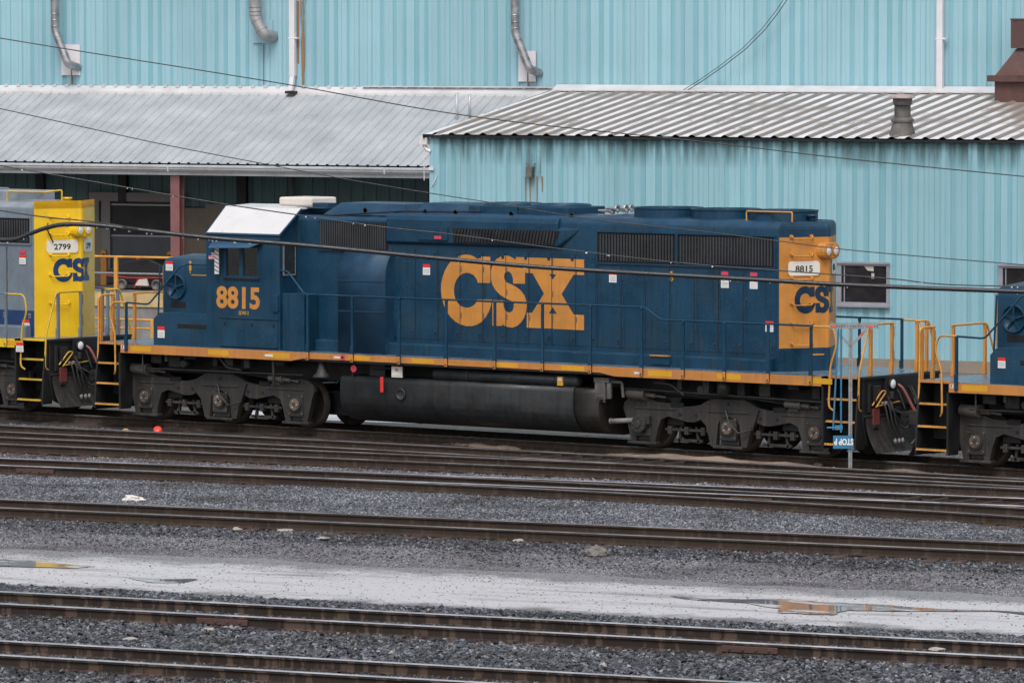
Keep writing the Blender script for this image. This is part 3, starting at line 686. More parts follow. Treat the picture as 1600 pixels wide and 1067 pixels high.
    for sd in (-1, 1):
        poly = [(sd*.96,3.90),(sd*1.055,3.97),(sd*1.055,4.42),(sd*1.02,4.51),(sd*.94,4.545),(sd*.9,4.45)]
        mb.prism(poly, 'x', -2.168, 2.30)
        mb.add([(2.3005,sd*.96,3.90),(2.3005,sd*1.055,3.97),(2.3005,sd*1.055,4.30),(2.3005,sd*.96,4.36),(2.86,sd*.965,4.34)], [(0,1,4),(1,2,4),(2,3,4),(0,4,3),(0,3,2,1)] if sd<0 else [(4,1,0),(4,2,1),(4,3,2),(3,4,0),(1,2,3,0)], 0)
    mb.build('air_duct', c['hood'], root, bevel=.02)
    mb = MB()
    mb.prism([(-.40,3.99),(2.22,3.99),(2.36,4.28),(-.40,4.28)], 'y', -1.060, -1.056, 1)
    add_louvres(mb, -.36, 2.26, 4.0, 4.27, -1.075, .083, .03, .40, lean=.03)
    mb.build('brake_grille', [m_grille, m_hole], root)
    mb = MB(); mb.box(-1.28,-.52,-1.085,-1.056,4.02,4.30); mb.build('access_panel', c['hood'], root, bevel=.006)
    # plinth along the hood foot
    mb = MB(); mb.prism([(-.95,1.6),(-1.16,1.6),(-1.16,1.86),(-1.12,1.89),(-.95,1.90)], 'x', -4.0, HX1-.1); mb.box(1.0,1.4,-1.175,-1.16,1.66,1.84)
    mb.build('hood_plinth', c['hood'], root, bevel=.006)
    # blower bulge
    mb = MB(); pf = [(-.95,3.76),(-1.0,3.745),(-1.07,3.69),(-1.14,3.60),(-1.20,3.48),(-1.24,3.34),(-1.25,3.22),(-1.25,1.64),(-.95,1.64)]
    mb.prism(pf, 'x', -3.30, -2.03, 0, True); mb.box(-3.29,-2.04,-1.262,-1.249,3.13,3.155); mb.box(-3.29,-2.04,-1.262,-1.249,2.50,2.525)
    mb.build('blower_duct', c['hatch'], root)
    # inertial grille
    mb = MB(); mb.box(-4.02,-2.20,-.972,-.962,3.77,4.36,1); add_louvres(mb, -4.0, -2.22, 3.79, 4.34, -.985, .062, .03, .42)
    mb.box(-4.05,-2.17,-1.0,-.962,3.735,3.768,2); mb.box(-4.05,-2.17,-1.0,-.962,4.342,4.375,2)
    mb.build('inertial_grille', [m_grille, m_hole, c['hood']], root)
    # engine-room doors
    edges = [-2.05,-1.45,-.86,-.27,.32,.92,1.51,2.10,2.70,3.22]
    for i in range(len(edges)-1):
        a, b, q = edges[i]+.009, edges[i+1]-.009, edges[i]
        mb = MB(); mb.box(a, b, -.978, -.968, 1.98, 3.82, 0); mb.box(q-.008, q+.008, -.9852, -.968, 1.98, 3.82, 3)
        mb.box(b-.10,b-.03,-.989,-.978,2.06,2.16,1); mb.box(b-.10,b-.03,-.989,-.978,3.68,3.78,1)
        mb.cyl((b-.065,-.995,2.11),(b-.065,-.985,2.11),.02,8,m=2); mb.cyl((b-.065,-.995,3.73),(b-.065,-.985,3.73),.02,8,m=2)
        for z in (2.5,3.0,3.45): mb.box(a+.01,a+.03,-.985,-.978,z-.06,z+.06,1)
        mb.build('hood_door', [c['hood'], c['latch'], m_hole, m_seam], root)
    ed2 = [3.26,3.86,4.46,5.06,5.66,6.26,6.86,HX1-.06] if HX1 < 8.5 else [3.26,4.0,4.74,5.48,6.22,6.96,7.7,8.4,HX1-.06]
    for i in range(len(ed2)-1):
        a, b, q = ed2[i]+.009, ed2[i+1]-.009, ed2[i]
        mb = MB(); mb.box(a, b, -.978, -.968, 1.98, 3.60, 0); mb.box(q-.008, q+.008, -.9852, -.968, 1.98, 3.60, 3)
        mb.box(b-.10,b-.03,-.989,-.978,2.06,2.16,1); mb.cyl((b-.065,-.995,2.11),(b-.065,-.985,2.11),.02,8,m=2)
        for z in (2.45,2.95,3.4): mb.box(a+.01,a+.04,-.988,-.978,z-.08,z+.08,1)
        mb.build('hood_door', [c['hood'], c['latch'], m_hole, m_seam], root)
    # radiator grilles
    gx = [(3.27,5.21),(5.27,7.62)] if HX1 < 8.5 else [(4.3,6.5),(6.6,HX1-.1)]
    for a, b in gx:
        zg0, zg1 = (3.68,4.28) if HX1 < 8.5 else (3.68,4.22)
        mb = MB(); mb.box(a, b, -.974, -.966, zg0, zg1, 1); add_louvres(mb, a+.04, b-.04, zg0+.03, zg1-.03, -.988, .074, .034, .40)
        mb.box(a,b,-1.004,-.966,zg0-.035,zg0,2); mb.box(a,b,-1.004,-.966,zg1,zg1+.035,2); mb.box(a-.03,a,-1.004,-.966,zg0-.035,zg1+.035,2); mb.box(b,b+.03,-1.004,-.966,zg0-.035,zg1+.035,2)
        mb.build('radiator_grille', [m_grille, m_hole, c['hood']], root)
    # ---- roof items
    zr = ZT + .02
    if c['fans'] == 'round':
        for x in (-.10+.42, .98+.60):
            mb = MB(); mb.box(x-.66,x+.66,-.62,.62,zr-.06,zr+.15); mb.lathe((x,0,zr+.14),[(.62,0),(.62,.05),(.56,.06),(.54,.0),(.02,.0)],'z',28)
            mb.build('brake_fan', c['hood'], root, bevel=.02)
        for x in (4.30,5.72,7.12):
            mb = MB(); mb.lathe((x,0,zr-.06),[(.72,0),(.715,.05),(.69,.055),(.69,.215),(.705,.22),(.705,.245),(.65,.245),(.63,.16),(.02,.14)],'z',48,0,False)
            for k in range(8):
                a = k*math.pi/4; mb.obox((x+.33*math.cos(a),.33*math.sin(a),zr+.17),(.33*math.cos(a),.33*math.sin(a),0),(-.012*math.sin(a),.012*math.cos(a),0),(0,0,.006))
            mb.build('radiator_fan', c['hood'], root)
        mb = MB(); mb.tube([(6.75,-.72,zr-.02),(6.75,-.72,zr+.17),(7.85,-.72,zr+.17),(7.85,-.72,zr-.02)],.016,7,0,.03); mb.build('roof_grab', c['grab'], root)
        mb = MB(); mb.cyl((7.9,-.1,zr-.03),(7.9,-.1,zr+.07),.06,12); mb.cyl((7.9,-.1,zr+.07),(7.9,-.1,zr+.11),.11,14); mb.build('filler_neck', c['roof'], root)
    else:
        mb = MB(); mb.box(-2, HX1-.85, -.62, .62, zr-.05, zr+.20); mb.box(3.5,HX1-2.2,-.60,.60,zr+.20,zr+.23); mb.build('roof_duct', c['roof'], root, bevel=.02)
        mb = MB(); mb.tube([(HX1+.0-.95,-.80,zr-.05),(HX1-.95,-.80,zr+.20),(HX1+.02,-.62,zr+.20),(HX1+.30,-.40,zr+.24),(HX1+.30,-.40,zr-.02)],.02,7,0,.04); mb.build('roof_grab', c['grab'], root)
        mb = MB(); mb.cyl((HX1+.28,-.22,zr-.05),(HX1+.28,-.22,zr+.04),.09,12); mb.cyl((HX1+.28,-.22,zr+.04),(HX1+.28,-.22,zr+.08),.115,12); mb.build('filler_neck', c['end'], root)
    # hatches over the cabinet
    mb = MB(); hz0, hz1 = 4.47, 4.72
    mb.add([(-4.15,-.72,hz0),(-1.95,-.72,hz0),(-1.95,.72,hz0),(-4.15,.72,hz0),(-3.80,-.55,hz1),(-2.10,-.55,hz1),(-2.10,.55,hz1),(-3.80,.55,hz1)],[(0,3,2,1),(4,5,6,7),(0,1,5,4),(1,2,6,5),(2,3,7,6),(3,0,4,7)])
    mb.build('roof_hatch', c['hatch'], root, bevel=.012)
    mb = MB()
    mb.add([(-1.75,-.62,ZT-.02),(-.28,-.62,ZT-.02),(-.28,.62,ZT-.02),(-1.75,.62,ZT-.02),(-1.62,-.5,4.76),(-.36,-.5,4.76),(-.36,.5,4.76),(-1.62,.5,4.76)],[(0,3,2,1),(4,5,6,7),(0,1,5,4),(1,2,6,5),(2,3,7,6),(3,0,4,7)])
    mb.build('exhaust_hatch', c['roof'], root, bevel=.012)
    for x in (-2.9,-1.3,-.5,.95,2.5):
        mb = MB(); mb.lathe((x,-.84,ZT+.02),[(.045,-.008),(.06,0),(.045,.008),(.035,0),(.045,-.008)],'y',10); mb.build('lifting_eye', m_under, root)
    mb = MB(); mb.tube([(-4.1,-.86,4.44),(-1.9,-.86,4.585),(-.6,-.80,4.60),(.1,-.76,4.62)],.018); mb.build('roof_conduit', m_under, root)
    if big:
        mb = MB(); z = 4.62
        for dx, dy, L in ((-.12,-.25,.36),(.02,-.05,.42),(-.06,.18,.32),(.12,-.32,.30),(.2,.1,.26)):
            mb.lathe((3.05+dx-.2,dy,z+.06+.05*(dx>0)),[(.022,0),(.03,L*.5),(.05,L*.8),(.085,L),(.075,L+.005),(.01,L*.9)],'x',14)
        mb.box(2.75,3.2,-.3,.3,z-.06,z-.01)
        mb.build('air_horn', m_chrome, root)
    # ---- cab
    mb = MB()
    cx0, cx1, cy = -6.70, -4.67, 1.50
    sec = [(-cy,1.64),(cy,1.64),(cy,3.98),(1.50,4.04),(.84,4.545),(0,4.575),(-.84,4.545),(-1.50,4.04),(-cy,3.98)]
    mb.prism(sec, 'x', cx0, cx0+.05); mb.prism(sec, 'x', cx1-.05, cx1)
    for sd in (-1, 1):
        ya, yb = sd*1.5, sd*1.44; xa, xb = cx0+.051, cx1-.051
        mb.box(xa, xb, ya, yb, 1.641, 3.15); mb.box(xa, xb, ya, yb, 3.79, 3.98); mb.box(xa, -6.16, ya, yb, 3.151, 3.789); mb.box(-5.26, xb, ya, yb, 3.151, 3.789)
    mb.box(cx0+.051, cx1-.051, -1.43, 1.43, 1.641, 2.55)
    cab = mb.build('cab', c['cab'], root)
    mb = MB(); mb.box(-5.7,-5.2,-1.1,-.6,2.551,3.05); mb.box(-5.3,-5.18,-1.1,-.6,3.051,3.6); mb.build('cab_seat', m_tankend, root, bevel=.04)
    mb = MB(); mb.box(-6.5,-6.1,-.9,.2,2.551,3.3); mb.box(-6.3,-6.05,.4,1.1,2.551,3.25); mb.build('control_stand', m_frame, root, bevel=.03)
    mb = MB()      # roof skin: slopes over the sides, flat centre
    for sd in (-1, 1):
        e0, e1 = (sd*1.545,4.015), (sd*.84,4.565)
        for mi, (xa, xb, ya, yb, t) in enumerate(((-6.66,-4.62,0,1,.022),)):
            dn = Vector((0, sd*.55, .70)).normalized()*.03
            mb.plate([(-6.685,e0[0],e0[1]),(-4.625,e0[0],e0[1]),(-4.60,e1[0],e1[1]),(-6.745,e1[0],e1[1])], dn, 0)
            ei0 = (e0[0]*.985+e1[0]*.015, e0[1]+.012)
            def L(t): return (e0[0]+(e1[0]-e0[0])*t, e0[1]+(e1[1]-e0[1])*t)
            a, b = L(.05), L(1.0)
            d2 = dn*1.0
            mb.plate([(-6.655,a[0]+d2.y,a[1]+d2.z),(-4.66,a[0]+d2.y,a[1]+d2.z),(-4.63,b[0]+d2.y,b[1]+d2.z),(-6.71,b[0]+d2.y,b[1]+d2.z)], dn*.14, 1)
        mb.box(-6.66,-4.63,sd*1.512,sd*1.53,3.94,4.02,0)
    mb.prism([(-.84,4.567),(0,4.60),(.84,4.567),(.84,4.60),(0,4.632),(-.84,4.60)], 'x', -6.745, -4.60, 1)
    mb.build('cab_roof', [c['roofedge'], c['cabroof']], root, bevel=.004)
    mb = MB(); mb.box(-5.62,-4.72,-.42,.42,4.62,4.80); mb.build('air_conditioner', m_cream, root, bevel=.045, seg=3)
    mb = MB(); mb.box(-4.9,-4.1,-.7,-.05,4.585,4.615); mb.box(-4.62,-4.2,-.5,-.2,4.615,4.70); mb.build('antenna_plate', c['roof'], root, bevel=.01)
    # side window
    for sd in (-1, 1):
        y0, y1 = sd*1.514, sd*1.46
        mb = MB(); mb.box(-6.19,-5.24,y0,y1,3.13,3.17,0); mb.box(-6.19,-5.24,y0,y1,3.77,3.80,0); mb.box(-6.19,-6.14,y0,y1,3.1705,3.7695,0); mb.box(-5.28,-5.24,y0,y1,3.1705,3.7695,0); mb.box(-5.77,-5.68,y0,y1,3.1705,3.7695,0)
        mb.box(-6.21,-5.22,sd*1.535,sd*1.5145,3.10,3.135,1)
        wf = mb.build('cab_window', [c['cab'], m_under], root, bevel=.004)
        for xa, xb in ((-6.139,-5.771),(-5.679,-5.281)):
            mb = MB(); mb.box(xa, xb, sd*1.482, sd*1.478, 3.171, 3.769); mb.build('window_pane', m_clear, wf)
    mb = MB(); mb.plate([(-6.52,-1.505,3.86),(-5.08,-1.505,3.90),(-5.30,-1.76,3.775),(-6.42,-1.76,3.745)], (0,0,.015)); mb.build('sun_shade', m_shade, root)
    mb = MB(); mb.box(-6.385,-6.27,-1.60,-1.585,3.20,3.77,0)
    for k in range(6): mb.plate([(-6.385,-1.602,3.28+.085*k),(-6.27,-1.602,3.23+.085*k),(-6.27,-1.602,3.265+.085*k),(-6.385,-1.602,3.315+.085*k)],(0,-.002,0),1)
    mb.box(-6.34,-6.31,-1.585,-1.50,3.4,3.44,1); mb.build('wind_deflector', [m_pipewhite, m_frame], root)
    mb = MB(); mb.box(-4.668,-4.655,-1.40,-1.0,3.20,3.86,0); rw = mb.build('rear_window', m_brick if False else m_frame, root)
    mb = MB(); mb.box(-4.654,-4.650,-1.365,-1.035,3.235,3.825); mb.build('window_pane', m_glass, rw)
    mb = MB(); mb.box(-4.66,-4.06,-1.44,-.96,1.645,2.84); mb.build('equipment_box', c['hood'], root, bevel=.012)
    mb = MB(); mb.box(-4.85,-4.70,-1.53,-1.50,2.44,2.80); mb.build('cab_side_box', c['cab'], root, bevel=.01)
    # battery box door and front box
    mb = MB(); mb.box(-6.34,-4.72,-1.513,-1.50,1.70,2.27); mb.box(-6.34,-4.70,-1.53,-1.50,2.275,2.30); mb.box(-6.30,-4.74,-1.535,-1.513,1.69,1.705)
    for x in (-6.2,-5.45,-4.85): mb.box(x,x+.05,-1.52,-1.513,2.12,2.19,1)
    mb.build('battery_door', [c['cab'], m_hole], root, bevel=.004)
    mb = MB(); mb.prism([(-8.2,1.646),(-6.70,1.646),(-6.70,2.33),(-8.05,2.33),(-8.2,2.19)], 'y', -1.495, 1.495); mb.box(-7.52,-6.45,-1.498,-1.493,2.02,2.11,1)
    mb.build('front_box', [c['cab'], m_hole], root, bevel=.012)
    # nose: rounded top
    mb = MB(); ny = 1.0
    pf = [(-ny,2.30)] + [(-ny+.2-.2*math.cos(rad(a)), 3.27+.2*math.sin(rad(a))) for a in (0,20,45,70,90)] + [(0,3.53)]
    pf = pf + [(-y,z) for y,z in pf[::-1][1:]]
    nn = len(pf)
    rA = [(-6.69,y,z) for y,z in pf]; rB = [(-8.36,y,z) for y,z in pf]; rC = [(-8.42,y*.95,z-.04 if z>2.5 else z) for y,z in pf]; rD = [(-8.62,y*.30,z-.06 if z>2.5 else z) for y,z in pf]
    vs = rA+rB+rC+rD
    for r in range(3):
        mb.add(vs[r*nn:(r+2)*nn], [(nn+i, nn+i+1, i+1, i) for i in range(nn-1)], 0 if r == 0 else 1, True)
    mb.add(rD, [tuple(range(nn))[::-1]], 1)
    mb.build('nose', [c['cab'], c['nose_edge']], root)
    mb = MB(); X, Z = -7.98, 2.86
    mb.lathe((X,-1.0,Z),[(.27,0),(.27,-.04),(.255,-.055),(.24,-.04),(.24,-.008),(.02,-.008)],'y',30)
    for k in range(5):
        a = k*2*math.pi/5+.3; mb.obox((X+.13*math.cos(a),-1.03,Z+.13*math.sin(a)),(.12*math.cos(a),0,.12*math.sin(a)),(-.018*math.sin(a),0,.018*math.cos(a)),(0,.01,0))
    mb.cyl((X,-1.0,Z),(X,-1.07,Z),.05,12); mb.build('brake_wheel', c['cab'], root)
    mb = MB(); mb.box(-8.14,-7.72,-1.006,-.998,2.42,2.55,0); mb.build('nose_vent', m_hole, root)
    mb = MB(); mb.box(-7.62,-7.56,-1.006,-.998,3.22,3.42,0); mb.box(-7.60,-7.58,-1.004,-.998,3.16,3.22,0); mb.box(-7.55,-7.0,-1.008,-.998,3.115,3.135,1); mb.build('nose_marking', [m_reflect, m_rail_yellow], root)
    mb = MB(); mb.cyl((-7.35,-.55,3.5),(-7.35,-.55,3.60),.10,12); mb.cyl((-7.35,-.55,3.60),(-7.35,-.55,3.63),.13,14); mb.tube([(-7.2,-.45,3.5),(-7.2,-.45,3.66),(-6.75,-.45,3.66)],.012); mb.build('nose_cap', c['cab'], root)
    # handrails
    zr_, hr = c['zr_r'], c['rail']
    mb = MB()
    for sd in (-1, 1):
        y = sd*1.54
        mb.tube([(-4.72,sd*1.46,3.31),(-4.42,y,3.31),(-3.96,y,2.84),(4.86,y,2.845),(5.26,y,2.61),(8.95,y,2.61)], .020, 8, 0, .08)
        mb.tube([(-8.93,y,2.52),(-8.35,y,2.50),(-8.26,y,2.53),(-7.62,sd*1.3,3.32),(-7.5,sd*1.2,3.36),(-6.72,sd*1.2,3.36)], .020, 8, 0, .08)
    mb.build('side_handrail', hr, root)
    for sd in (-1, 1):
        for x in (-3.86,-2.66,-1.41,-.17,1.09,2.31,3.52,4.80): handrail_post(root, x, sd*1.555, 2.84, hr, m2=c['sill'])
        for x in (5.82,6.83,7.88,8.90): handrail_post(root, x, sd*1.555, 2.60, hr, m2=c['sill'])
        handrail_post(root, -8.92, sd*1.555, 2.51, hr)
        mb = MB(); mb.tube([(-8.26,sd*1.3,1.9),(-8.2,sd*1.28,3.32)],.02); mb.box(-8.29,-8.21,sd*1.28,sd*1.34,1.85,2.1); mb.build('nose_rail_post', hr, root)
    end_details(root, 1, XS1, 9.95, c, (-.97,-.25), (.62,.95), red=c['red_r'])
    end_details(root, -1, XS0, -9.95, c, (-1.28,-.90), (-.20,.90), red=False, lamp=c['lamp_f'])
    # ---- hood-end fittings: number boards, headlight, rungs
    dvec = Vector((.53-.045, HW-.08, 0)).normalized(); nvec = Vector((dvec.y, -dvec.x, 0)); FL = Vector((.485,.89,0)).length
    def fpt(s_, z, o=0.0): p = Vector((HX1,-HW,z)) + dvec*s_ + nvec*o; return p
    dv2 = Vector((-dvec.x, dvec.y, 0)); nv2 = Vector((dv2.y, -dv2.x, 0))
    def gpt(s_, z, o=0.0): p = Vector((xe-.045,.08,z)) + dv2*s_ + nv2*o; return p
    def rrect(s0, s1, z0, z1, r):
        P = []
        for cx_, cz_, a0 in ((s1-r,z1-r,0),(s0+r,z1-r,90),(s0+r,z0+r,180),(s1-r,z0+r,270)):
            for k in range(4): a = rad(a0+30*k); P.append((cx_+r*math.cos(a), cz_+r*math.sin(a)))
        return P
    za, zbd = c['nb_z']
    if number:
        s0, s1 = c['nb_s']
        for fn, (q0, q1), nv, d0 in ((fpt, (s0, s1), nvec, 0), (gpt, (FL-s1, FL-s0), nv2, 1)):
            mb = MB()
            mb.plate([fn(a, b, -.01) for a, b in rrect(q0-.02, q1+.02, za-.02, zbd+.02, .085)], nv*.022, 1)
            mb.plate([fn(a, b, .012) for a, b in rrect(q0, q1, za, zbd, .07)], nv*.006, 0)
            nb = mb.build('number_board', [m_board, c['end']], root)
            dd = dvec if d0 == 0 else dv2
            sz = (zbd-za)*.62
            p = fn((q0+q1)/2, za+(zbd-za)*.26, .020)
            t = text_obj('numerals', number, sz, m_black, nb, p, (math.pi/2, 0, math.atan2(dd.y, dd.x)), bold=.003, align='CENTER', sx=1.12)
    # headlight
    mb = MB(); zh = c['hl_z']; hx = xe - .10
    mb.prism(rrect(-.27,.27,zh-.155,zh+.155,.13), 'x', hx-.12, xe+.05, 0)
    hl = mb.build('headlight', c['end'], root, bevel=.02)
    mb = MB()
    for y in (-.125,.125):
        mb.lathe((xe+.05,y,zh),[(.118,0),(.118,.014),(.098,.014)],'x',20,1)
        mb.lathe((xe+.05,y,zh),[(.10,.004),(.07,.016),(.01,.022)],'x',20,0)
    mb.build('headlight_lens', [m_headlens, c['end']], hl)
    mb = MB()
    for z in c['rungs']:
        a, b = c['rung_s']
        mb.tube([fpt(a,z+.045,.0),fpt(a,z+.045,.06),fpt(a+.03,z,.075),fpt(b-.03,z,.075),fpt(b,z+.045,.06),fpt(b,z+.045,.0)],.013,7,0,.02)
        for q in (a, b): mb.cyl(fpt(q,z+.045,0),fpt(q,z+.045,.022),.04,10)
    mb.build('ladder_rung', c['end'], root)
    # end logo: first two letters on the near facet, third across the apex
    if logo:
        z0, z1, s0, wfull = c['logo']
        cum = [0.0]
        for k in range(1, len(plan)): cum.append(cum[-1] + math.hypot(plan[k][0]-plan[k-1][0], plan[k][1]-plan[k-1][1]))
        def wrap(s_, z, o_):
            k = 0
            while k < len(cum)-2 and s_ > cum[k+1] + 1e-6: k += 1
            t = (s_-cum[k])/(cum[k+1]-cum[k]); dx, dy = plan[k+1][0]-plan[k][0], plan[k+1][1]-plan[k][1]; ll = math.hypot(dx, dy)
            return (plan[k][0]+dx*t + dy/ll*o_, plan[k][1]+dy*t - dx/ll*o_, z)
        bm = bmesh.new()
        for poly in (LOGO_C, LOGO_S, LOGO_X):
            f = bm.faces.new([bm.verts.new((*logo_xy(p, s0, s0+wfull, z0, z1), 0)) for p in poly])
        bmesh.ops.triangulate(bm, faces=bm.faces[:])
        for cc in cum[1:-1]:
            bmesh.ops.bisect_plane(bm, geom=bm.verts[:]+bm.edges[:]+bm.faces[:], plane_co=(cc,0,0), plane_no=(1,0,0))
        mb = MB()
        for f in bm.faces:
            ctr = f.calc_center_median().x
            q = [Vector(wrap(min(max(v.co.x, 0), cum[-1]) + (1e-5 if v.co.x < ctr else -1e-5), v.co.y, .005)) for v in f.verts]
            nn_ = (q[1]-q[0]).cross(q[2]-q[0])
            if nn_.x < 0: q = q[::-1]
            mb.add(q, [tuple(range(len(q)))])
        bm.free()
        mb.build('end_logo', c['logo_m'], root)
    if c['end_label']: 
        sx_ = HX1-.32
        warning_label(root, sx_, -.979, c['end_label'])
    return root, dict(fpt=fpt, gpt=gpt)

m_shade = mat('shade_blue', (.035,.085,.155), .4, var=.1)
m_dullyellow = mat('worn_yellow_handrail', (.56, .36, .03), .5, var=.15, dirt=(.25,.17,.05), damt=.6, dscale=(4,4,4))
base_c = dict(fans='round', red_r=True, lamp_f=True)
C_BLUE = dict(base_c, hood=m_blue, roof=m_blue_roof, end=m_orange, sill=m_orange_stripe, deck=m_deck, grab=m_rail_yellow, post=m_rail_yellow2 if False else m_orange, rail=m_blue,
    latch=m_blue_roof, hatch=m_blue_roof, cab=m_blue, roofedge=m_blue_roof, cabroof=m_white, nose_edge=m_orange, end_top=4.27, end_bot=2.10, end_cap=True,
    zr_r=2.60, zr_f=2.52, nb_z=(3.52,3.80), nb_s=(.19,.88), hl_z=4.00, rungs=(4.24,3.90,3.44,2.94,2.56,2.15), rung_s=(.26,.70), logo=(2.78,3.30,.335,1.25), logo_m=m_darknavy, end_label=2.42)
C_GREY = dict(base_c, hood=m_grey, roof=m_grey_roof, end=m_yellow, sill=m_yellow, deck=m_deck_grey, grab=m_dullyellow, post=m_grey, rail=m_grey, latch=m_frame, hatch=m_grey_roof,
    cab=m_grey, roofedge=m_grey_roof, cabroof=m_grey_roof, nose_edge=m_yellow, end_top=4.60, end_bot=1.60, end_cap=False, fans='duct', lamp_f=False,
    zr_r=2.60, zr_f=2.52, nb_z=(3.47,3.75), nb_s=(.28,1.0), hl_z=3.97, rungs=(4.22,3.86,3.40,2.96,2.35), rung_s=(.36,.78), logo=(2.84,3.34,.43,1.25), logo_m=m_navy, end_label=None)
C_BLUE2 = dict(C_BLUE, red_r=False)

loco, fn = build_loco(0, 'dark blue locomotive with white cab roof, orange end and large orange lettering on its side', C_BLUE, 7.72, '8815', True, True)
# big lettering on the hood side
mb = MB()
for poly in (LOGO_C, LOGO_S, LOGO_X):
    mb.plate([(x, -.980, z) for x, z in (logo_xy(p, -.77, 2.92, 2.30, 3.715) for p in poly)], (0, -.004, 0))
mb.build('side_logo', m_orange, loco)
text_obj('cab_number', '8815', .61, m_orange, loco, (-6.42, -1.503, 2.505), (math.pi/2,0,0), bold=.020, sx=1.0)
text_obj('cab_marking', 'SD40-2', .115, m_reflect, loco, (-5.80, -1.503, 2.36), (math.pi/2,0,0), bold=.0, sx=.8)
warning_label(loco, -8.28, -1.006, 3.20, .2, .2); warning_label(loco, -8.08, -1.499, 1.80, .2, .24)
for x, z, pk in ((-1.25,3.30,False),(3.55,3.28,False),(6.32,3.25,True),(7.02,3.25,True)): warning_label(loco, x, -.980, z, .19, .22, pinkabove=pk)
mb = MB()
mb.box(-.86,-.68,-1.090,-1.086,4.05,4.11,0); mb.box(-1.20,-1.02,-.983,-.979,3.62,3.68,0); mb.build('red_notice', m_pink, loco)
mb = MB(); mb.box(5.07,5.13,-.983,-.979,3.38,3.54); mb.prism([(5.04,3.40),(5.16,3.40),(5.10,3.32)],'y',-.983,-.979); mb.build('arrow_mark', m_reflect, loco)
mb = MB(); mb.box(4.75,5.22,-1.20,-1.16,1.70,1.86,0); mb.box(4.75,5.22,-1.23,-1.16,1.862,1.885,1); mb.build('hood_step', [m_blue, m_orange], loco)
mb = MB(); mb.box(-6.63,-6.44,-1.504,-1.50,3.50,3.64,0)
for k in range(4): mb.box(-6.63,-6.44,-1.5055,-1.504,3.506+.034*k,3.523+.034*k,1)
mb.box(-6.63,-6.55,-1.507,-1.5055,3.57,3.64,2); mb.build('flag_decal', [m_sticker, m_red, m_navy], loco)
p = fn['fpt'](.78, 1.93, .003); mb = MB(); mb.plate([fn['fpt'](.72,1.95,.001),fn['fpt'](.98,1.95,.001),fn['fpt'](.98,1.98,.001),fn['fpt'](.72,1.98,.001)], (.004,-.004,0)); mb.build('end_stencil', m_orange, loco)

gl, gfn = build_loco(-21.33, 'grey locomotive with yellow hood end and blue lettering coupled at far left', C_GREY, 9.20, '2799', True, False)
mb = MB(); mb.box(-2.0, 9.19, -.9835, -.980, 1.66, 2.22); mb.build('blue_band', m_navy, gl)
warning_label(gl, 8.78, -.99, 3.22, .19, .21, pinkabove=True); warning_label(gl, 8.85, -.99, 1.80, .22, .22)
mb = MB(); mb.tube([gfn['fpt'](.30,4.12,.06),gfn['fpt'](.27,4.0,.08),gfn['fpt'](.33,3.85,.1),gfn['fpt'](.42,3.7,.05)],.015); mb.build('loose_strap', m_under, gl)
warning_label(gl, 9.20, -1.56, 1.36, .22, .2)
bl, bfn = build_loco(21.2, 'dark blue locomotive coupled at right, only its nose and front steps in view', C_BLUE2, 7.72, None, False, False)
warning_label(bl, -8.02, -1.499, 1.95, .17, .2)
for o, x0 in ((loco,-9.10),(bl,-9.10)):
    mb = MB(); mb.box(x0+.02,x0+.10,-1.5432,-1.5405,1.53,1.60,0); mb.build('end_plate', m_sticker, o)
    text_obj('end_letter','F',.075,m_black,o,(x0+.035,-1.5435,1.54),(math.pi/2,0,0),bold=.003)

# ------------------------------------------------------------------ ground, road, water
rg = random.Random(11)
from mathutils import noise as NZ
def uL(v): return -12.3 - .62*v
def uR(v): return 12.2 - .37*v
def patch(name, v0, v1, nv, nu, zf, m, mg=5.0, kind='structure', label=None, rough_edge=0.0):
    vs = []; fs = []
    for j in range(nv+1):
        v = v0 + (v1-v0)*j/nv
        a, b = uL(v)-mg, uR(v)+mg
        for i in range(nu+1):
            u = a + (b-a)*i/nu
            vv = v
            if rough_edge and j in (0, nv): vv += rough_edge*(NZ.noise(Vector((u*.35, v, 3))) + .6*NZ.noise(Vector((u*1.3, v, 9))) + .3*NZ.noise(Vector((u*4, v, 5))))
            vs.append(UV(u, vv, zf(u, vv)))
    for j in range(nv):
        for i in range(nu):
            k = j*(nu+1)+i; f = (k, k+1, k+nu+2, k+nu+1)
            fs.append(f if v1 > v0 else f[::-1])
    me = bpy.data.meshes.new(name); me.from_pydata([tuple(p) for p in vs], [], fs); me.materials.append(m)
    me.polygons.foreach_set('use_smooth', [True]*len(fs)); me.update()
    o = bpy.data.objects.new(name, me); COL.objects.link(o); tag(o, label, None, None, kind)
    return o
def nz(u, v, s, a): return a*NZ.noise(Vector((u*s, v*s, .5)))
mb = MB(); R_ = 3000
mb.add([(-R_,-R_,-.30),(R_,-R_,-.30),(R_,R_,-.30),(-R_,R_,-.30)], [(0,1,2,3)])
tag(mb.build('ground', m_ground), kind='structure')

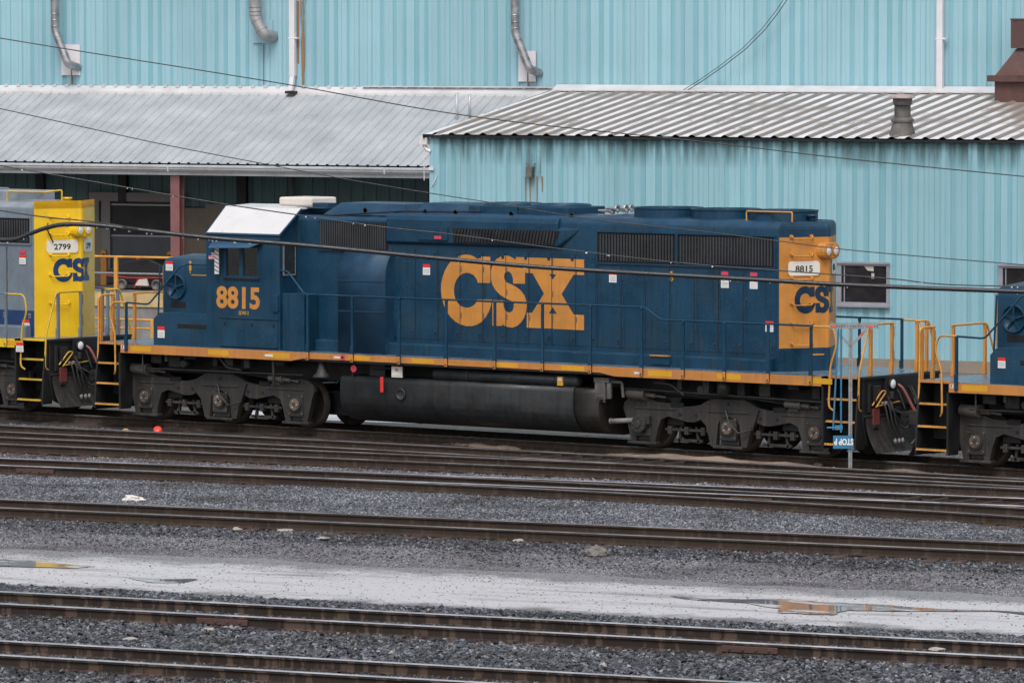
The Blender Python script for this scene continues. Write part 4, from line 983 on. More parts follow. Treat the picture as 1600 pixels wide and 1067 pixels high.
def scatter(o, density, smin, smax, matl, seed, flat=.6):
    ng = bpy.data.node_groups.new('stones', 'GeometryNodeTree')
    ng.interface.new_socket('Geometry', in_out='INPUT', socket_type='NodeSocketGeometry')
    ng.interface.new_socket('Geometry', in_out='OUTPUT', socket_type='NodeSocketGeometry')
    n = ng.nodes; L = ng.links
    gi = n.new('NodeGroupInput'); go = n.new('NodeGroupOutput')
    di = n.new('GeometryNodeDistributePointsOnFaces'); di.inputs['Density'].default_value = density; di.inputs['Seed'].default_value = seed
    L.new(gi.outputs[0], di.inputs['Mesh'])
    jn = n.new('GeometryNodeJoinGeometry'); g2i = n.new('GeometryNodeGeometryToInstance')
    for k in range(5):
        ic = n.new('GeometryNodeMeshIcoSphere'); ic.inputs['Radius'].default_value = 1.0; ic.inputs['Subdivisions'].default_value = 1 if k < 3 else 2
        sp = n.new('GeometryNodeSetPosition')
        wn = n.new('FunctionNodeRandomValue'); wn.data_type = 'FLOAT_VECTOR'
        wn.inputs[0].default_value = (-.38,-.38,-.30); wn.inputs[1].default_value = (.38,.38,.30); wn.inputs['Seed'].default_value = k*7+seed
        L.new(ic.outputs['Mesh'], sp.inputs['Geometry']); L.new(wn.outputs[0], sp.inputs['Offset'])
        gk = n.new('GeometryNodeGeometryToInstance'); L.new(sp.outputs[0], gk.inputs[0]); L.new(gk.outputs[0], jn.inputs[0])
    io = n.new('GeometryNodeInstanceOnPoints'); io.inputs['Pick Instance'].default_value = True
    L.new(di.outputs['Points'], io.inputs['Points']); L.new(jn.outputs[0], io.inputs['Instance'])
    rr = n.new('FunctionNodeRandomValue'); rr.data_type = 'FLOAT_VECTOR'; rr.inputs[0].default_value = (-.7,-.7,0); rr.inputs[1].default_value = (.7,.7,6.283); rr.inputs['Seed'].default_value = seed+1
    rs = n.new('FunctionNodeRandomValue'); rs.data_type = 'FLOAT_VECTOR'; rs.inputs[0].default_value = (smin, smin*.8, smin*flat); rs.inputs[1].default_value = (smax, smax*.8, smax*flat); rs.inputs['Seed'].default_value = seed+2
    L.new(rr.outputs[0], io.inputs['Rotation']); L.new(rs.outputs[0], io.inputs['Scale'])
    sm = n.new('GeometryNodeSetMaterial'); sm.inputs['Material'].default_value = matl
    L.new(io.outputs[0], sm.inputs[0])
    j2 = n.new('GeometryNodeJoinGeometry'); L.new(sm.outputs[0], j2.inputs[0]); L.new(gi.outputs[0], j2.inputs[0])
    L.new(j2.outputs[0], go.inputs[0])
    md = o.modifiers.new('stones', 'NODES'); md.node_group = ng

def z_near(u, v):
    e = max(0, min(1, (-28.6 - v)/1.6)); return -.275 + .085*e + nz(u, v, 1.6, .02) + nz(u, v, 5, .012)*e
o = patch('track_ballast', -29.0, -45.0, 60, 60, z_near, m_bed_dark, kind='stuff', label='coarse dark crushed stone around the two nearest tracks', rough_edge=.3); scatter(o, 270, .018, .074, m_st_dark, 3, .55)
def z_shoul(u, v): return -.262 + .02*max(0, min(1, (v+21.6)/1.4)) + nz(u, v, .8, .012) + nz(u, v, 3, .006)
o = patch('gravel_roadway', -24.2, -20.1, 30, 60, z_shoul, m_fine, kind='stuff', label='wet fine gravel strip between the white puddled road and the tracks', rough_edge=.25); scatter(o, 600, .006, .021, m_st_fine, 9)
o = patch('loose_gravel', -20.4, -22.6, 12, 50, lambda u, v: z_shoul(u, v) + .002, m_fine, kind='stuff', label='dark loose stones along the upper edge of the gravel strip', rough_edge=.4); scatter(o, 60, .012, .040, m_st_dark, 31)
def z_mid(u, v): return -.195 - .095*max(0, min(1, (-19.9-v)/1.1)) + nz(u, v, 1.2, .015) + nz(u, v, 4, .01)
o = patch('ballast_shoulder', -20.9, -16.9, 24, 60, z_mid, m_bed_dark, kind='stuff', label='dark damp ballast stones beside the rails above the gravel strip', rough_edge=.25); scatter(o, 380, .014, .046, m_st_dark, 4)
o = patch('grey_ballast', -17.3, -7.2, 50, 60, lambda u, v: z_mid(u, v) + .006, m_bed_light, kind='stuff', label='light grey ballast stones between the middle yard tracks', rough_edge=.15); scatter(o, 560, .012, .042, m_st_grey, 5, .55)
def z_dirt(u, v): return -.20 + nz(u, v, .9, .02) + nz(u, v, 3, .012)
o = patch('muddy_trackbed', -7.5, 3.0, 60, 60, z_dirt, m_dirt, mg=16, kind='stuff', label='dark muddy ground with sparse small stones around the locomotives'); scatter(o, 90, .010, .026, m_st_fine, 6)

m_undershade = gravel_mat('shaded_trackbed', [(.012,.011,.011),(.02,.018,.017),(.034,.03,.028)], .6, 22, patch=(.05,.042,.036), pscale=.8)  # near-black bed colour paints in the shade beneath the locomotives
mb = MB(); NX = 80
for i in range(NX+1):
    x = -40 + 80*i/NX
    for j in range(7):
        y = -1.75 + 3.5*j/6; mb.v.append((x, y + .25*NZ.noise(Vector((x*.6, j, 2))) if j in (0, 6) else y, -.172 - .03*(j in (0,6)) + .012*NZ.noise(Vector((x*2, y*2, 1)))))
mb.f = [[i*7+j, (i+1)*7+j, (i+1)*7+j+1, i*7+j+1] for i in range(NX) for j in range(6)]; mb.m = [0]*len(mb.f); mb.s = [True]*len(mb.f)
tag(mb.build('shaded_trackbed', m_undershade), 'ground under the locomotives with their shade painted in near-black', None, None, 'stuff')
# pale wet road with water lying on it
m_road = bpy.data.materials.new('wet_silt_road'); m_road.use_nodes = True
n = m_road.node_tree.nodes; L = m_road.node_tree.links; b = n['Principled BSDF']
tc = n.new('ShaderNodeTexCoord'); mp = n.new('ShaderNodeMapping'); mp.inputs['Rotation'].default_value = (0,0,-YW)
L.new(tc.outputs['Object'], mp.inputs['Vector'])
st = n.new('ShaderNodeMapping'); st.inputs['Scale'].default_value = (.22,1.5,1); L.new(mp.outputs[0], st.inputs['Vector'])
no = n.new('ShaderNodeTexNoise'); no.inputs['Scale'].default_value = 1.3; no.inputs['Detail'].default_value = 10; no.inputs['Roughness'].default_value = .62
L.new(st.outputs[0], no.inputs['Vector'])
cr = n.new('ShaderNodeValToRGB'); e = cr.color_ramp.elements; e[0].position = .33; e[0].color = (.22,.205,.195,1); e[1].position = .50; e[1].color = (.50,.485,.49,1)
x = e.new(.40); x.color = (.38,.365,.36,1)
L.new(no.outputs['Fac'], cr.inputs['Fac'])
cur = cr.outputs[0]
def blend(cur, fac, col_socket=None, col=None):
    mx = n.new('ShaderNodeMix'); mx.data_type = 'RGBA'; L.new(cur, mx.inputs['A']); L.new(fac, mx.inputs['Factor'])
    if col: mx.inputs['B'].default_value = (*col, 1)
    else: L.new(col_socket, mx.inputs['B'])
    return mx.outputs['Result']
sp = n.new('ShaderNodeTexNoise'); sp.inputs['Scale'].default_value = 11; sp.inputs['Detail'].default_value = 4; L.new(tc.outputs['Object'], sp.inputs['Vector'])
sr = n.new('ShaderNodeMapRange'); sr.inputs['From Min'].default_value = .63; sr.inputs['From Max'].default_value = .69; L.new(sp.outputs['Fac'], sr.inputs['Value'])
cur = blend(cur, sr.outputs[0], col=(.10,.092,.088))
# ragged transition into gravel on the far side, stained silt on the near side
sx = n.new('ShaderNodeSeparateXYZ'); L.new(mp.outputs[0], sx.inputs[0])
e1 = n.new('ShaderNodeTexNoise'); e1.inputs['Scale'].default_value = .8; e1.inputs['Detail'].default_value = 8; e1.inputs['Roughness'].default_value = .7; L.new(mp.outputs[0], e1.inputs['Vector'])
ma = n.new('ShaderNodeMath'); ma.operation = 'MULTIPLY_ADD'; ma.inputs[1].default_value = 3.2; L.new(e1.outputs['Fac'], ma.inputs[0]); L.new(sx.outputs['Y'], ma.inputs[2])
far = n.new('ShaderNodeMapRange'); far.inputs['From Min'].default_value = -23.35; far.inputs['From Max'].default_value = -22.75; L.new(ma.outputs[0], far.inputs['Value'])
vo = n.new('ShaderNodeTexVoronoi'); vo.inputs['Scale'].default_value = 40; L.new(tc.outputs['Object'], vo.inputs['Vector'])
gc = n.new('ShaderNodeValToRGB'); ge = gc.color_ramp.elements; ge[0].color = (.07,.066,.066,1); ge[1].color = (.30,.29,.295,1); L.new(vo.outputs['Color'], gc.inputs['Fac'])
cur = blend(cur, far.outputs[0], gc.outputs[0])
near = n.new('ShaderNodeMapRange'); near.inputs['From Min'].default_value = -26.75; near.inputs['From Max'].default_value = -27.3; L.new(ma.outputs[0], near.inputs['Value'])
cur = blend(cur, near.outputs[0], col=(.13,.12,.115))
L.new(cur, b.inputs['Base Color']); b.inputs['Roughness'].default_value = .40; b.inputs['Specular IOR Level'].default_value = .55
n2 = n.new('ShaderNodeTexNoise'); n2.inputs['Scale'].default_value = 14; n2.inputs['Detail'].default_value = 5; L.new(tc.outputs['Object'], n2.inputs['Vector'])
bu = n.new('ShaderNodeBump'); bu.inputs['Strength'].default_value = .3; bu.inputs['Distance'].default_value = .02; L.new(n2.outputs['Fac'], bu.inputs['Height']); L.new(bu.outputs[0], b.inputs['Normal'])
o = patch('road', -29.4, -23.6, 26, 80, lambda u, v: -.248 + nz(u, v, .5, .006), m_road, rough_edge=.35)
o = patch('road_edge_gravel', -25.1, -23.6, 8, 40, lambda u, v: -.2525 + nz(u, v, .5, .006), m_road, kind='stuff', label='sparse small gravel thinning out onto the pale road', rough_edge=.5); scatter(o, 220, .006, .018, m_st_fine, 33)
def z_rst(u, v): return -.252 + nz(u, v, .5, .006)
o = patch('road_stones', -29.0, -24.0, 8, 20, z_rst, m_road, kind='stuff', label='scattered small dark stones lying on the pale wet road'); scatter(o, 20, .005, .024, m_st_dark, 21)
m_water = bpy.data.materials.new('puddle_water'); m_water.use_nodes = True
n = m_water.node_tree.nodes; L = m_water.node_tree.links; b = n['Principled BSDF']
b.inputs['Specular IOR Level'].default_value = .6
tc = n.new('ShaderNodeTexCoord'); mp = n.new('ShaderNodeMapping'); mp.inputs['Rotation'].default_value = (0,0,-YW); mp.inputs['Scale'].default_value = (.5,1.6,1); L.new(tc.outputs['Object'], mp.inputs['Vector'])
no = n.new('ShaderNodeTexNoise'); no.inputs['Scale'].default_value = 1.6; no.inputs['Detail'].default_value = 9; no.inputs['Roughness'].default_value = .65; L.new(mp.outputs[0], no.inputs['Vector'])
mr = n.new('ShaderNodeMapRange'); mr.inputs['From Min'].default_value = .49; mr.inputs['From Max'].default_value = .58; L.new(no.outputs['Fac'], mr.inputs['Value'])
mx = n.new('ShaderNodeMix'); mx.data_type = 'RGBA'; mx.inputs['A'].default_value = (.20,.19,.185,1); mx.inputs['B'].default_value = (.46,.445,.45,1); L.new(mr.outputs[0], mx.inputs['Factor']); L.new(mx.outputs['Result'], b.inputs['Base Color'])
rm = n.new('ShaderNodeMapRange'); rm.inputs['To Min'].default_value = .03; rm.inputs['To Max'].default_value = .42; L.new(mr.outputs[0], rm.inputs['Value']); L.new(rm.outputs[0], b.inputs['Roughness'])
n3 = n.new('ShaderNodeTexNoise'); n3.inputs['Scale'].default_value = 5; L.new(tc.outputs['Object'], n3.inputs['Vector'])
bu = n.new('ShaderNodeBump'); bu.inputs['Strength'].default_value = .02; bu.inputs['Distance'].default_value = .01; L.new(n3.outputs['Fac'], bu.inputs['Height']); L.new(bu.outputs[0], b.inputs['Normal'])
def puddle(pts, seed, label):
    # outline given as ground points, made irregular
    P = [at(px, py, -.236) for px, py in pts]; Q = []
    for i in range(len(P)):
        a, c = P[i], P[(i+1) % len(P)]
        for k in range(6):
            q = a.lerp(c, k/6); q = q + Vector((NZ.noise(q*1.1+Vector((seed,0,0))), NZ.noise(q*1.1+Vector((0,seed,0))), 0))*.30 + Vector((NZ.noise(q*5+Vector((seed,0,0))), NZ.noise(q*5+Vector((0,seed,0))), 0))*.10
            q.z = -.236; Q.append(tuple(q))
    me = bpy.data.meshes.new('puddle'); me.from_pydata(Q, [], [list(range(len(Q)))]); me.materials.append(m_water); me.update()
    if me.polygons[0].normal.z < 0: me.flip_normals()
    o = bpy.data.objects.new('puddle', me); COL.objects.link(o); tag(o, label, 'puddle', None, 'structure')
puddle([(-120,872),(0,873),(70,876),(130,881),(155,884),(110,886),(40,885),(-120,882)], 1, 'shallow still puddle at left end of the pale road')
puddle([(1060,931),(1140,934),(1230,937),(1310,941),(1420,947),(1650,958),(1650,961),(1450,953),(1340,953),(1302,960),(1228,957),(1205,949),(1120,939)], 2, 'long puddle mirroring the orange locomotive end')
puddle([(200,902),(310,905),(280,909),(230,907)], 4, 'thin puddle near the left ballast edge')
# wet pavement behind the locomotives, up to the buildings
m_wet = gravel_mat('wet_pavement', [(.075,.068,.06),(.10,.09,.08),(.125,.112,.10)], .8, 12, bump=.15, patch=(.14,.13,.12), pscale=.3)
mb = MB(); q = [UV(-70,3.2,-.245),UV(45,3.2,-.245),UV(45,40,-.245),UV(-70,40,-.245)]; mb.add(q,[(0,1,2,3)]); tag(mb.build('pavement', m_wet), kind='structure')

def sand_mound(pts, h, seed, label):
    P = [at(px, py, -.17) for px, py in pts]; c = sum(P, Vector((0,0,0)))/len(P)
    ring = []
    for i in range(len(P)):
        for k in range(5): ring.append(P[i].lerp(P[(i+1) % len(P)], k/5))
    vs = []; fs = []; N = len(ring); RN = 6
    for r in range(RN+1):
        t = r/RN
        for q in ring:
            p = q.lerp(c, t*.97); w_ = NZ.noise(p*2.2+Vector((seed,0,0)))
            vs.append((p.x + .10*w_*(1-t), p.y + .10*w_*(1-t), -.205 + h*(1-(1-t)**2)*(1+.7*w_) + .012*NZ.noise(p*9)))
    for r in range(RN):
        for i in range(N): fs.append((r*N+i, r*N+(i+1)%N, (r+1)*N+(i+1)%N, (r+1)*N+i))
    fs.append(tuple(range(RN*N, RN*N+N)))
    me = bpy.data.meshes.new('spilled_sand'); me.from_pydata(vs, [], fs); me.materials.append(m_sand); me.polygons.foreach_set('use_smooth',[True]*len(fs)); me.update()
    o = bpy.data.objects.new('spilled_sand', me); COL.objects.link(o); tag(o, label, None, None, 'stuff')
sand_mound([(640,683),(740,686),(850,697),(830,704),(740,699),(660,692)], .10, 1, 'pale sand spilled beside the track below the fuel tank')
sand_mound([(900,702),(1010,709),(1120,715),(1230,724),(1330,733),(1310,739),(1180,731),(1050,722),(940,713)], .11, 2, 'long streak of tan sand below the rear truck')
sand_mound([(130,655),(260,657),(380,664),(500,672),(480,679),(340,671),(200,664)], .08, 3, 'thin brown sand beside the track at left')
sand_mound([(1350,732),(1450,738),(1560,748),(1500,752),(1400,744)], .09, 4, 'thin tan sand near the right coupling')

def pale_cover(pts, seed, label):  # flat pale patch with a wavy outline, laid on the pavement
    P = [at(px, py, -.238) for px, py in pts]; Q = []
    for i in range(len(P)):
        for k in range(6):
            q = P[i].lerp(P[(i+1) % len(P)], k/6); q += Vector((NZ.noise(q*.8+Vector((seed,0,0))), NZ.noise(q*.8+Vector((0,seed,0))), 0))*.3
            Q.append((q.x, q.y, -.238))
    me = bpy.data.meshes.new('pale_cover'); me.from_pydata(Q, [], [list(range(len(Q)))]); me.materials.append(m_palecover); me.update()
    if me.polygons[0].normal.z < 0: me.flip_normals()
    o = bpy.data.objects.new('pale_cover', me); COL.objects.link(o); tag(o, label, None, None, 'stuff')
m_palecover = mat('pale_cover_tone', (.55,.55,.57), .5, var=.1)
pale_cover([(380,636),(470,638),(690,655),(640,662),(500,656),(400,650)], 1, 'pale patch on the pavement behind the front truck')
pale_cover([(20,600),(200,606),(330,622),(300,630),(100,622),(0,618)], 2, 'pale patch on the pavement behind the left coupling')

m_joint = mat('rusty_joint_bar', (.07,.035,.028), .7, var=.3)
# ------------------------------------------------------------------ tracks
RAILP = [(-.037,-.012),(-.026,0),(.026,0),(.037,-.012),(.036,-.040),(.010,-.055),(.009,-.135),(.070,-.158),(.072,-.172),(-.072,-.172),(-.070,-.158),(-.009,-.135),(-.010,-.055),(-.036,-.040)]
def smooth_path(pts, n=40):
    pts = [Vector((p[0], p[1], 0)) for p in pts]
    if len(pts) == 2: return [pts[0].lerp(pts[1], i/n) for i in range(n+1)]
    out_ = []
    for i in range(len(pts)-1):
        p0 = pts[max(0,i-1)]; p1 = pts[i]; p2 = pts[i+1]; p3 = pts[min(len(pts)-1,i+2)]
        for k in range(8):
            t = k/8
            out_.append(.5*((2*p1)+(p2-p0)*t+(2*p0-5*p1+4*p2-p3)*t*t+(3*p1-3*p2+p3-p0)*t**3))
    return out_ + [pts[-1]]
def offset_path(path, d):
    q = []
    for i, p in enumerate(path):
        t = (path[min(i+1,len(path)-1)]-path[max(i-1,0)]).normalized(); q.append(p + Vector((-t.y, t.x, 0))*d)
    return q
def make_rail(path, root, head, web, zs=1.0, zoff=0.0):
    mb = MB(); n = len(RAILP); vs = []
    for i, p in enumerate(path):
        t = (path[min(i+1,len(path)-1)]-path[max(i-1,0)]).normalized(); a = Vector((-t.y, t.x, 0))
        for o_, z in RAILP: q = p + a*o_; vs.append((q.x, q.y, z*zs+zoff))
    fs = [(i*n+k, i*n+(k+1)%n, (i+1)*n+(k+1)%n, (i+1)*n+k) for i in range(len(path)-1) for k in range(n)]
    mb.v = vs; mb.f = [list(f) for f in fs]
    mb.m = [0 if (j % n) in (0,1,2) else 1 for j in range(len(fs))]; mb.s = [False]*len(fs)
    return mb.build('rail', [head, web], root)
tie_mesh = None
def make_track(ctr, label, head, web, world=False, zs=1.0, ties=(None,None), group='railway tracks of the yard', tl=1.3, zoff=0.0, rails=(-.755,.755), taper=0):
    root = empty('railway_track', (0,0,0)); tag(root, label, 'railway track', group)
    path = smooth_path(ctr)
    if not world: path = [UV(p.x, p.y, 0) for p in path]
    for d in rails: make_rail(offset_path(path, d), root, head, web, zs, zoff)
    if ties[0] is not None:
        global tie_mesh
        if tie_mesh is None:
            mb = MB(); mb.box(-.115,.115,-tl,tl,-.36,-.176,0)
            for s_ in (-1,1):
                mb.box(-.10,.10,s_*.755-.17,s_*.755+.17,-.176,-.165,1)
                for dx in (-.07,.07): mb.box(dx-.012,dx+.012,s_*.755+.078,s_*.755+.10,-.165,-.14,1); mb.box(dx-.012,dx+.012,s_*.755-.10,s_*.755-.078,-.165,-.14,1)
            to = mb.build('tie', [m_tie, m_tieplate], root); tie_mesh = to.data; bpy.data.objects.remove(to)
        # walk the path
        acc = 0; last = path[0]; cnt = 0; rr = random.Random(len(label))
        dense = []
        for i in range(len(path)-1):
            k = max(1, int((path[i+1]-path[i]).length/.05))
            for j in range(k): dense.append(path[i].lerp(path[i+1], j/k))
        nxt = 0.0
        for i in range(1, len(dense)):
            acc += (dense[i]-dense[i-1]).length
            if acc >= nxt:
                nxt += .52
                p = dense[i]; u = p.x*cw + p.y*sw
                if ties[0] <= u <= ties[1] and cnt < 100:
                    t = (dense[i]-dense[i-1]).normalized()
                    o = bpy.data.objects.new('tie', tie_mesh); COL.objects.link(o); o.parent = root
                    o.location = (p.x+rr.uniform(-.03,.03), p.y+rr.uniform(-.04,.04), zoff+rr.uniform(-.012,.004)); o.rotation_euler = (0,0,math.atan2(t.y,t.x)+rr.uniform(-.02,.02)); cnt += 1
    return root
make_track([(-60,-38.40),(80,-38.40)], 'nearest track, along the bottom edge of the yard', m_railhead, m_railweb, zs=1.06, ties=(8,30))
tr_near = make_track([(-60,-32.60),(80,-32.60)], 'second nearest track, just below the white puddled road', m_railhead, m_railweb, zs=1.06, ties=(3,29))
make_track([(-60,-18.52),(80,-18.52)], 'straight track just above the gravel strip', m_railhead2, m_railweb2, ties=(-6,22))
tr_mid = make_track([(-60,-10.35),(80,-10.35)], 'straight bright-railed track through grey ballast in the middle of the yard', m_railhead, m_railweb2, ties=(-10,19))
tr_turn = make_track([(-3,-10.36),(2,-10.43),(9.3,-11.05),(16.3,-12.3),(25,-14.4),(36,-16.8),(60,-18.0)], 'turnout track curving toward the viewer at right of the middle track', m_railhead2, m_railweb2, zs=.97, zoff=-.002, ties=(10,20))
make_track([(-60,-2.9),(-8.6,-5.5),(7.2,-6.3),(16,-6.9),(60,-9.5)], 'dull track with muddy bed, second in front of the locomotives', m_railhead2, m_railweb2, zs=.97, zoff=-.01, ties=(-14,17))
tr_dull = make_track([(-60,1.0),(-22,-1.55),(-10.4,-2.6),(-1.7,-3.5),(6.5,-4.9),(14,-6.35),(24,-8.45),(50,-13.9)], 'dull curved track closest in front of the locomotives', m_railhead2, m_railweb2, zoff=-.005, ties=(-16,18))
make_track([(-75,0),(75,0)], 'track that carries the locomotives', m_railhead2, m_railweb2, world=True, ties=(-22,20))

# joint bars bolted to a few rails
for tr, u_, v_ in ((tr_mid, 10.6, -10.35), (tr_mid, -4.4, -10.35), (tr_near, 12.2, -32.60), (tr_near, 20.5, -32.60)):
    mb = MB(); mb.box(-.42,.42,-.024,.024,-.045,.045,0)
    for k in range(4): mb.cyl((-.3+k*.2,-.042,0),(-.3+k*.2,-.024,0),.022,6)
    o = mb.build('joint_bar', m_joint, tr, bevel=.008); o.location = UV(u_, v_-.755-.034, -.098); o.rotation_euler = (0,0,YW)
# spacer bars between the running and guard rails of the two turnouts
def spacers(root, pxs, py0, slope, L_, ang):
    for k, px in enumerate(pxs):
        q = at(px, py0 + slope*(px-pxs[0]), -.045); mb = MB(); mb.box(-.022,.022,-L_/2,L_/2,-.03,.006); o = mb.build('spacer_bar', m_spacer, root); o.location = q; o.rotation_euler = (0,0,ang)
m_spacer = mat('spacer_bar_steel', (.062,.05,.043), .6, var=.2)
spacers(tr_dull, (824,857,889,921,953,985,1018,1050), 711, .052, .85, YW-rad(9))
spacers(tr_turn, (1420,1462,1505,1547,1588), 778, .05, .9, YW-rad(6))

# ------------------------------------------------------------------ buildings (local axes: u along the wall, v away, z up)
V0, VW, VE = 26.9, 34.3, 30.25
cz_, cu_, cv_ = CAM_LOC.z, CAM_LOC.x*cw + CAM_LOC.y*sw, -CAM_LOC.x*sw + CAM_LOC.y*cw
def onV(px, py, V):
    d = FWD + RIGHT*((px-800)/F_PX) - UP*((py-533.5)/F_PX)
    du, dv = d.x*cw + d.y*sw, -d.x*sw + d.y*cw
    t = (V-cv_)/dv; return cu_ + du*t, cz_ + d.z*t
def corr_profile(u0, u1, pitch, rec, depth, slope=.03, mid=.007):
    P = []; u = u0; k = 0
    while u < u1:
        ra = pitch - rec
        P += [(u, 0), (u+ra*.40, 0), (u+ra*.44, mid), (u+ra*.56, mid), (u+ra*.60, 0), (u+ra-slope, 0), (u+ra, depth), (u+pitch-slope, depth)]
        u += pitch; k += 1
    P.append((u, 0)); return [p for p in P if p[0] <= u1+.001]
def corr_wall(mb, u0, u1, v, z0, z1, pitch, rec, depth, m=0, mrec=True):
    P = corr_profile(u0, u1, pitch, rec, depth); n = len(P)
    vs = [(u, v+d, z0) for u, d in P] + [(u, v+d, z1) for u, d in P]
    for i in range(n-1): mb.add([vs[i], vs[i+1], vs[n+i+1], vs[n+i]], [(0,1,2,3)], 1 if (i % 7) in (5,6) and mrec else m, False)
def ribbed_roof(mb, u0, u1, va, za, vb, zb, pitch, top, foot, h, m=0, mrib=None):
    P = []; u = u0; mi = []
    while u < u1:
        P += [(u, 0), (u+pitch-foot, 0), (u+pitch-foot+(foot-top)/2, h), (u+pitch-(foot-top)/2, h)]; u += pitch
    P.append((u, 0)); n = len(P)
    L_ = math.hypot(vb-va, zb-za); nv, nzv = -(zb-za)/L_, (vb-va)/L_
    vs = [(u, va+nv*d, za+nzv*d) for u, d in P] + [(u, vb+nv*d, zb+nzv*d) for u, d in P]
    for i in range(n-1):
        mb.add([vs[i], vs[i+1], vs[n+i+1], vs[n+i]], [(0,1,2,3)], m if (i % 4 == 0 or mrib is None) else mrib)

wh = empty('warehouse', (0,0,0), YW); tag(wh, 'huge light teal metal-sided warehouse filling the background', 'warehouse')
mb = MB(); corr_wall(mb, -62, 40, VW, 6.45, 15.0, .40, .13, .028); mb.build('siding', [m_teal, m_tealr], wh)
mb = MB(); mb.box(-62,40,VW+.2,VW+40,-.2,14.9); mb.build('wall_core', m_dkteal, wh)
mb = MB(); mb.box(-62.3,40.3,VW-.2,VW+40.3,15.0,15.3); mb.build('roof', m_galv, wh)
mb = MB(); mb.prism([(VW-.16,6.40),(VW-.14,6.50),(VW-.03,6.66),(VW-.005,6.66),(VW-.005,6.40)], 'x', -62, -15.45)
u_ = -61.9
while u_ < -15.6:
    mb.box(u_+.27, u_+.38, VW-.075, VW-.002, 6.62, 6.70); u_ += .40
a, z_ = onV(569,139,VW); mb.box(a, -15.0, VW-.12, VW-.02, 6.66, 6.70)
mb.build('flashing', m_flash, wh)
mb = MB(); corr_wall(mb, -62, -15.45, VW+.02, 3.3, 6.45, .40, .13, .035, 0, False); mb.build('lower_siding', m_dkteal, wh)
mb = MB(); mb.box(-62,-15.45,VW-.02,VW+.19,-.2,3.26,0); mb.box(-26.3,-15.45,VW-.07,VW+.02,3.26,3.38,1); mb.build('block_wall', [m_brick, m_frame], wh)
# dock door
dr = empty('door', (0,0,0)); bpy.data.objects.remove(dr)
uA, zA = onV(143,300,VW); uB, zB = onV(268,303,VW); ui, zi = onV(158,314,VW); uj, zj = onV(175,315,VW)
mb = MB(); mb.box(uA,uB+.5,VW-.14,VW-.02,zi,zA,0); mb.box(uA,ui,VW-.14,VW-.02,2.7,zi,0); mb.box(uj-.28,uj,VW-.12,VW-.02,1.1,zi,0); mb.box(uB+.1,uB+.4,VW-.12,VW-.02,1.1,zi,0)
door = mb.build('dock_door', [m_frame], wh)
z1_ = onV(200,369,VW)[1]
mb = MB(); mb.box(uj,uB+.1,VW-.05,VW-.021,1.1,z1_,0); mb.box(uj,uB+.1,VW-.05,VW-.0205,z1_+.02,zj,1); mb.box(uj,uB+.1,VW-.065,VW-.02,z1_-.01,z1_+.035,2); mb.box(uj,uB+.1,VW-.065,VW-.02,zj-.1,zj-.06,2)
mb.build('door_panel', [m_door, m_doordk, m_alu], door)
for px, m_ in ((382,m_doordk),(195,m_doordk),(66,m_doordk)):
    u_, z_ = onV(px,290,VW); mb = MB(); mb.box(u_-.13,u_+.13,VW-.16,VW-.03,3.4,6.3); mb.build('wall_column', m_, wh)
u_, z_ = onV(460,290,VW); mb = MB(); mb.cyl((u_,VW-.1,1.1),(u_,VW-.1,6.2),.05,10); mb.build('wall_pipe', m_vent, wh)

# canopy over the dock (a roof of the warehouse on posts)
cp = empty('dock_canopy', (0,0,0), YW); tag(cp, 'grey ribbed lean-to roof on dark red posts over the loading dock', 'canopy')
ZE, ZR = 4.62, 6.43
mb = MB(); ribbed_roof(mb, -62, -15.55, VE-.05, ZE, VW-.165, ZR, .305, .03, .075, .035)
mb.build('roof_sheet', m_galv, cp)
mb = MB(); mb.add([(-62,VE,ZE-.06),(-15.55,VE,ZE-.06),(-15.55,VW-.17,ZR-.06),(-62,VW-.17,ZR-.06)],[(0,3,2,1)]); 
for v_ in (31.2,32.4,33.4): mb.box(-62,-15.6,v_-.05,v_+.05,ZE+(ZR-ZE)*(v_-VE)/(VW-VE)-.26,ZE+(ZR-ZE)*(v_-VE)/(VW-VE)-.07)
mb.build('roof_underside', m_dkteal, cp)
u_ = -62 + .305 - .0375; mb = MB()
while u_ < -15.6: mb.box(u_-.03,u_+.03,VE-.09,VE-.052,ZE+.002,ZE+.032); u_ += .305
mb.build('rib_closures', m_under, cp)
mb = MB(); mb.prism([(VE-.20,4.58),(VE-.06,4.58),(VE-.06,4.40),(VE-.15,4.40),(VE-.21,4.46),(VE-.215,4.50),(VE-.235,4.52),(VE-.235,4.56)], 'x', -62, -15.5)
mb.box(-62,-15.5,VE-.055,VE+.1,4.30,4.44)
u_ = onV(269,260,VE)[0]; mb.box(u_-.02,u_+.02,VE-.245,VE-.19,4.40,4.58); u_ = onV(607,263,VE)[0]; mb.box(u_-.02,u_+.02,VE-.245,VE-.19,4.40,4.58)
mb.build('gutter', m_gutter, cp)
for u_ in (-48.7,-36.7,onV(276,290,VE+.1)[0],):
    mb = MB(); mb.box(u_-.14,u_+.14,VE+.0,VE+.03,-.2,4.3); mb.box(u_-.14,u_+.14,VE+.25,VE+.28,-.2,4.3); mb.box(u_-.015,u_+.015,VE+.03,VE+.25,-.2,4.3); mb.build('post', m_postred, cp)
mb = MB()
for px, y0, y1 in ((714,186,145),(734,168,147)):
    u_, za_ = onV(px, y0, VW-1.5); u_, zb_ = onV(px, y1, VW-1.5); mb.cyl((u_,VW-1.5,za_-.3),(u_,VW-1.5,zb_),.04,8)
mb.build('roof_pipe', m_galv, cp)

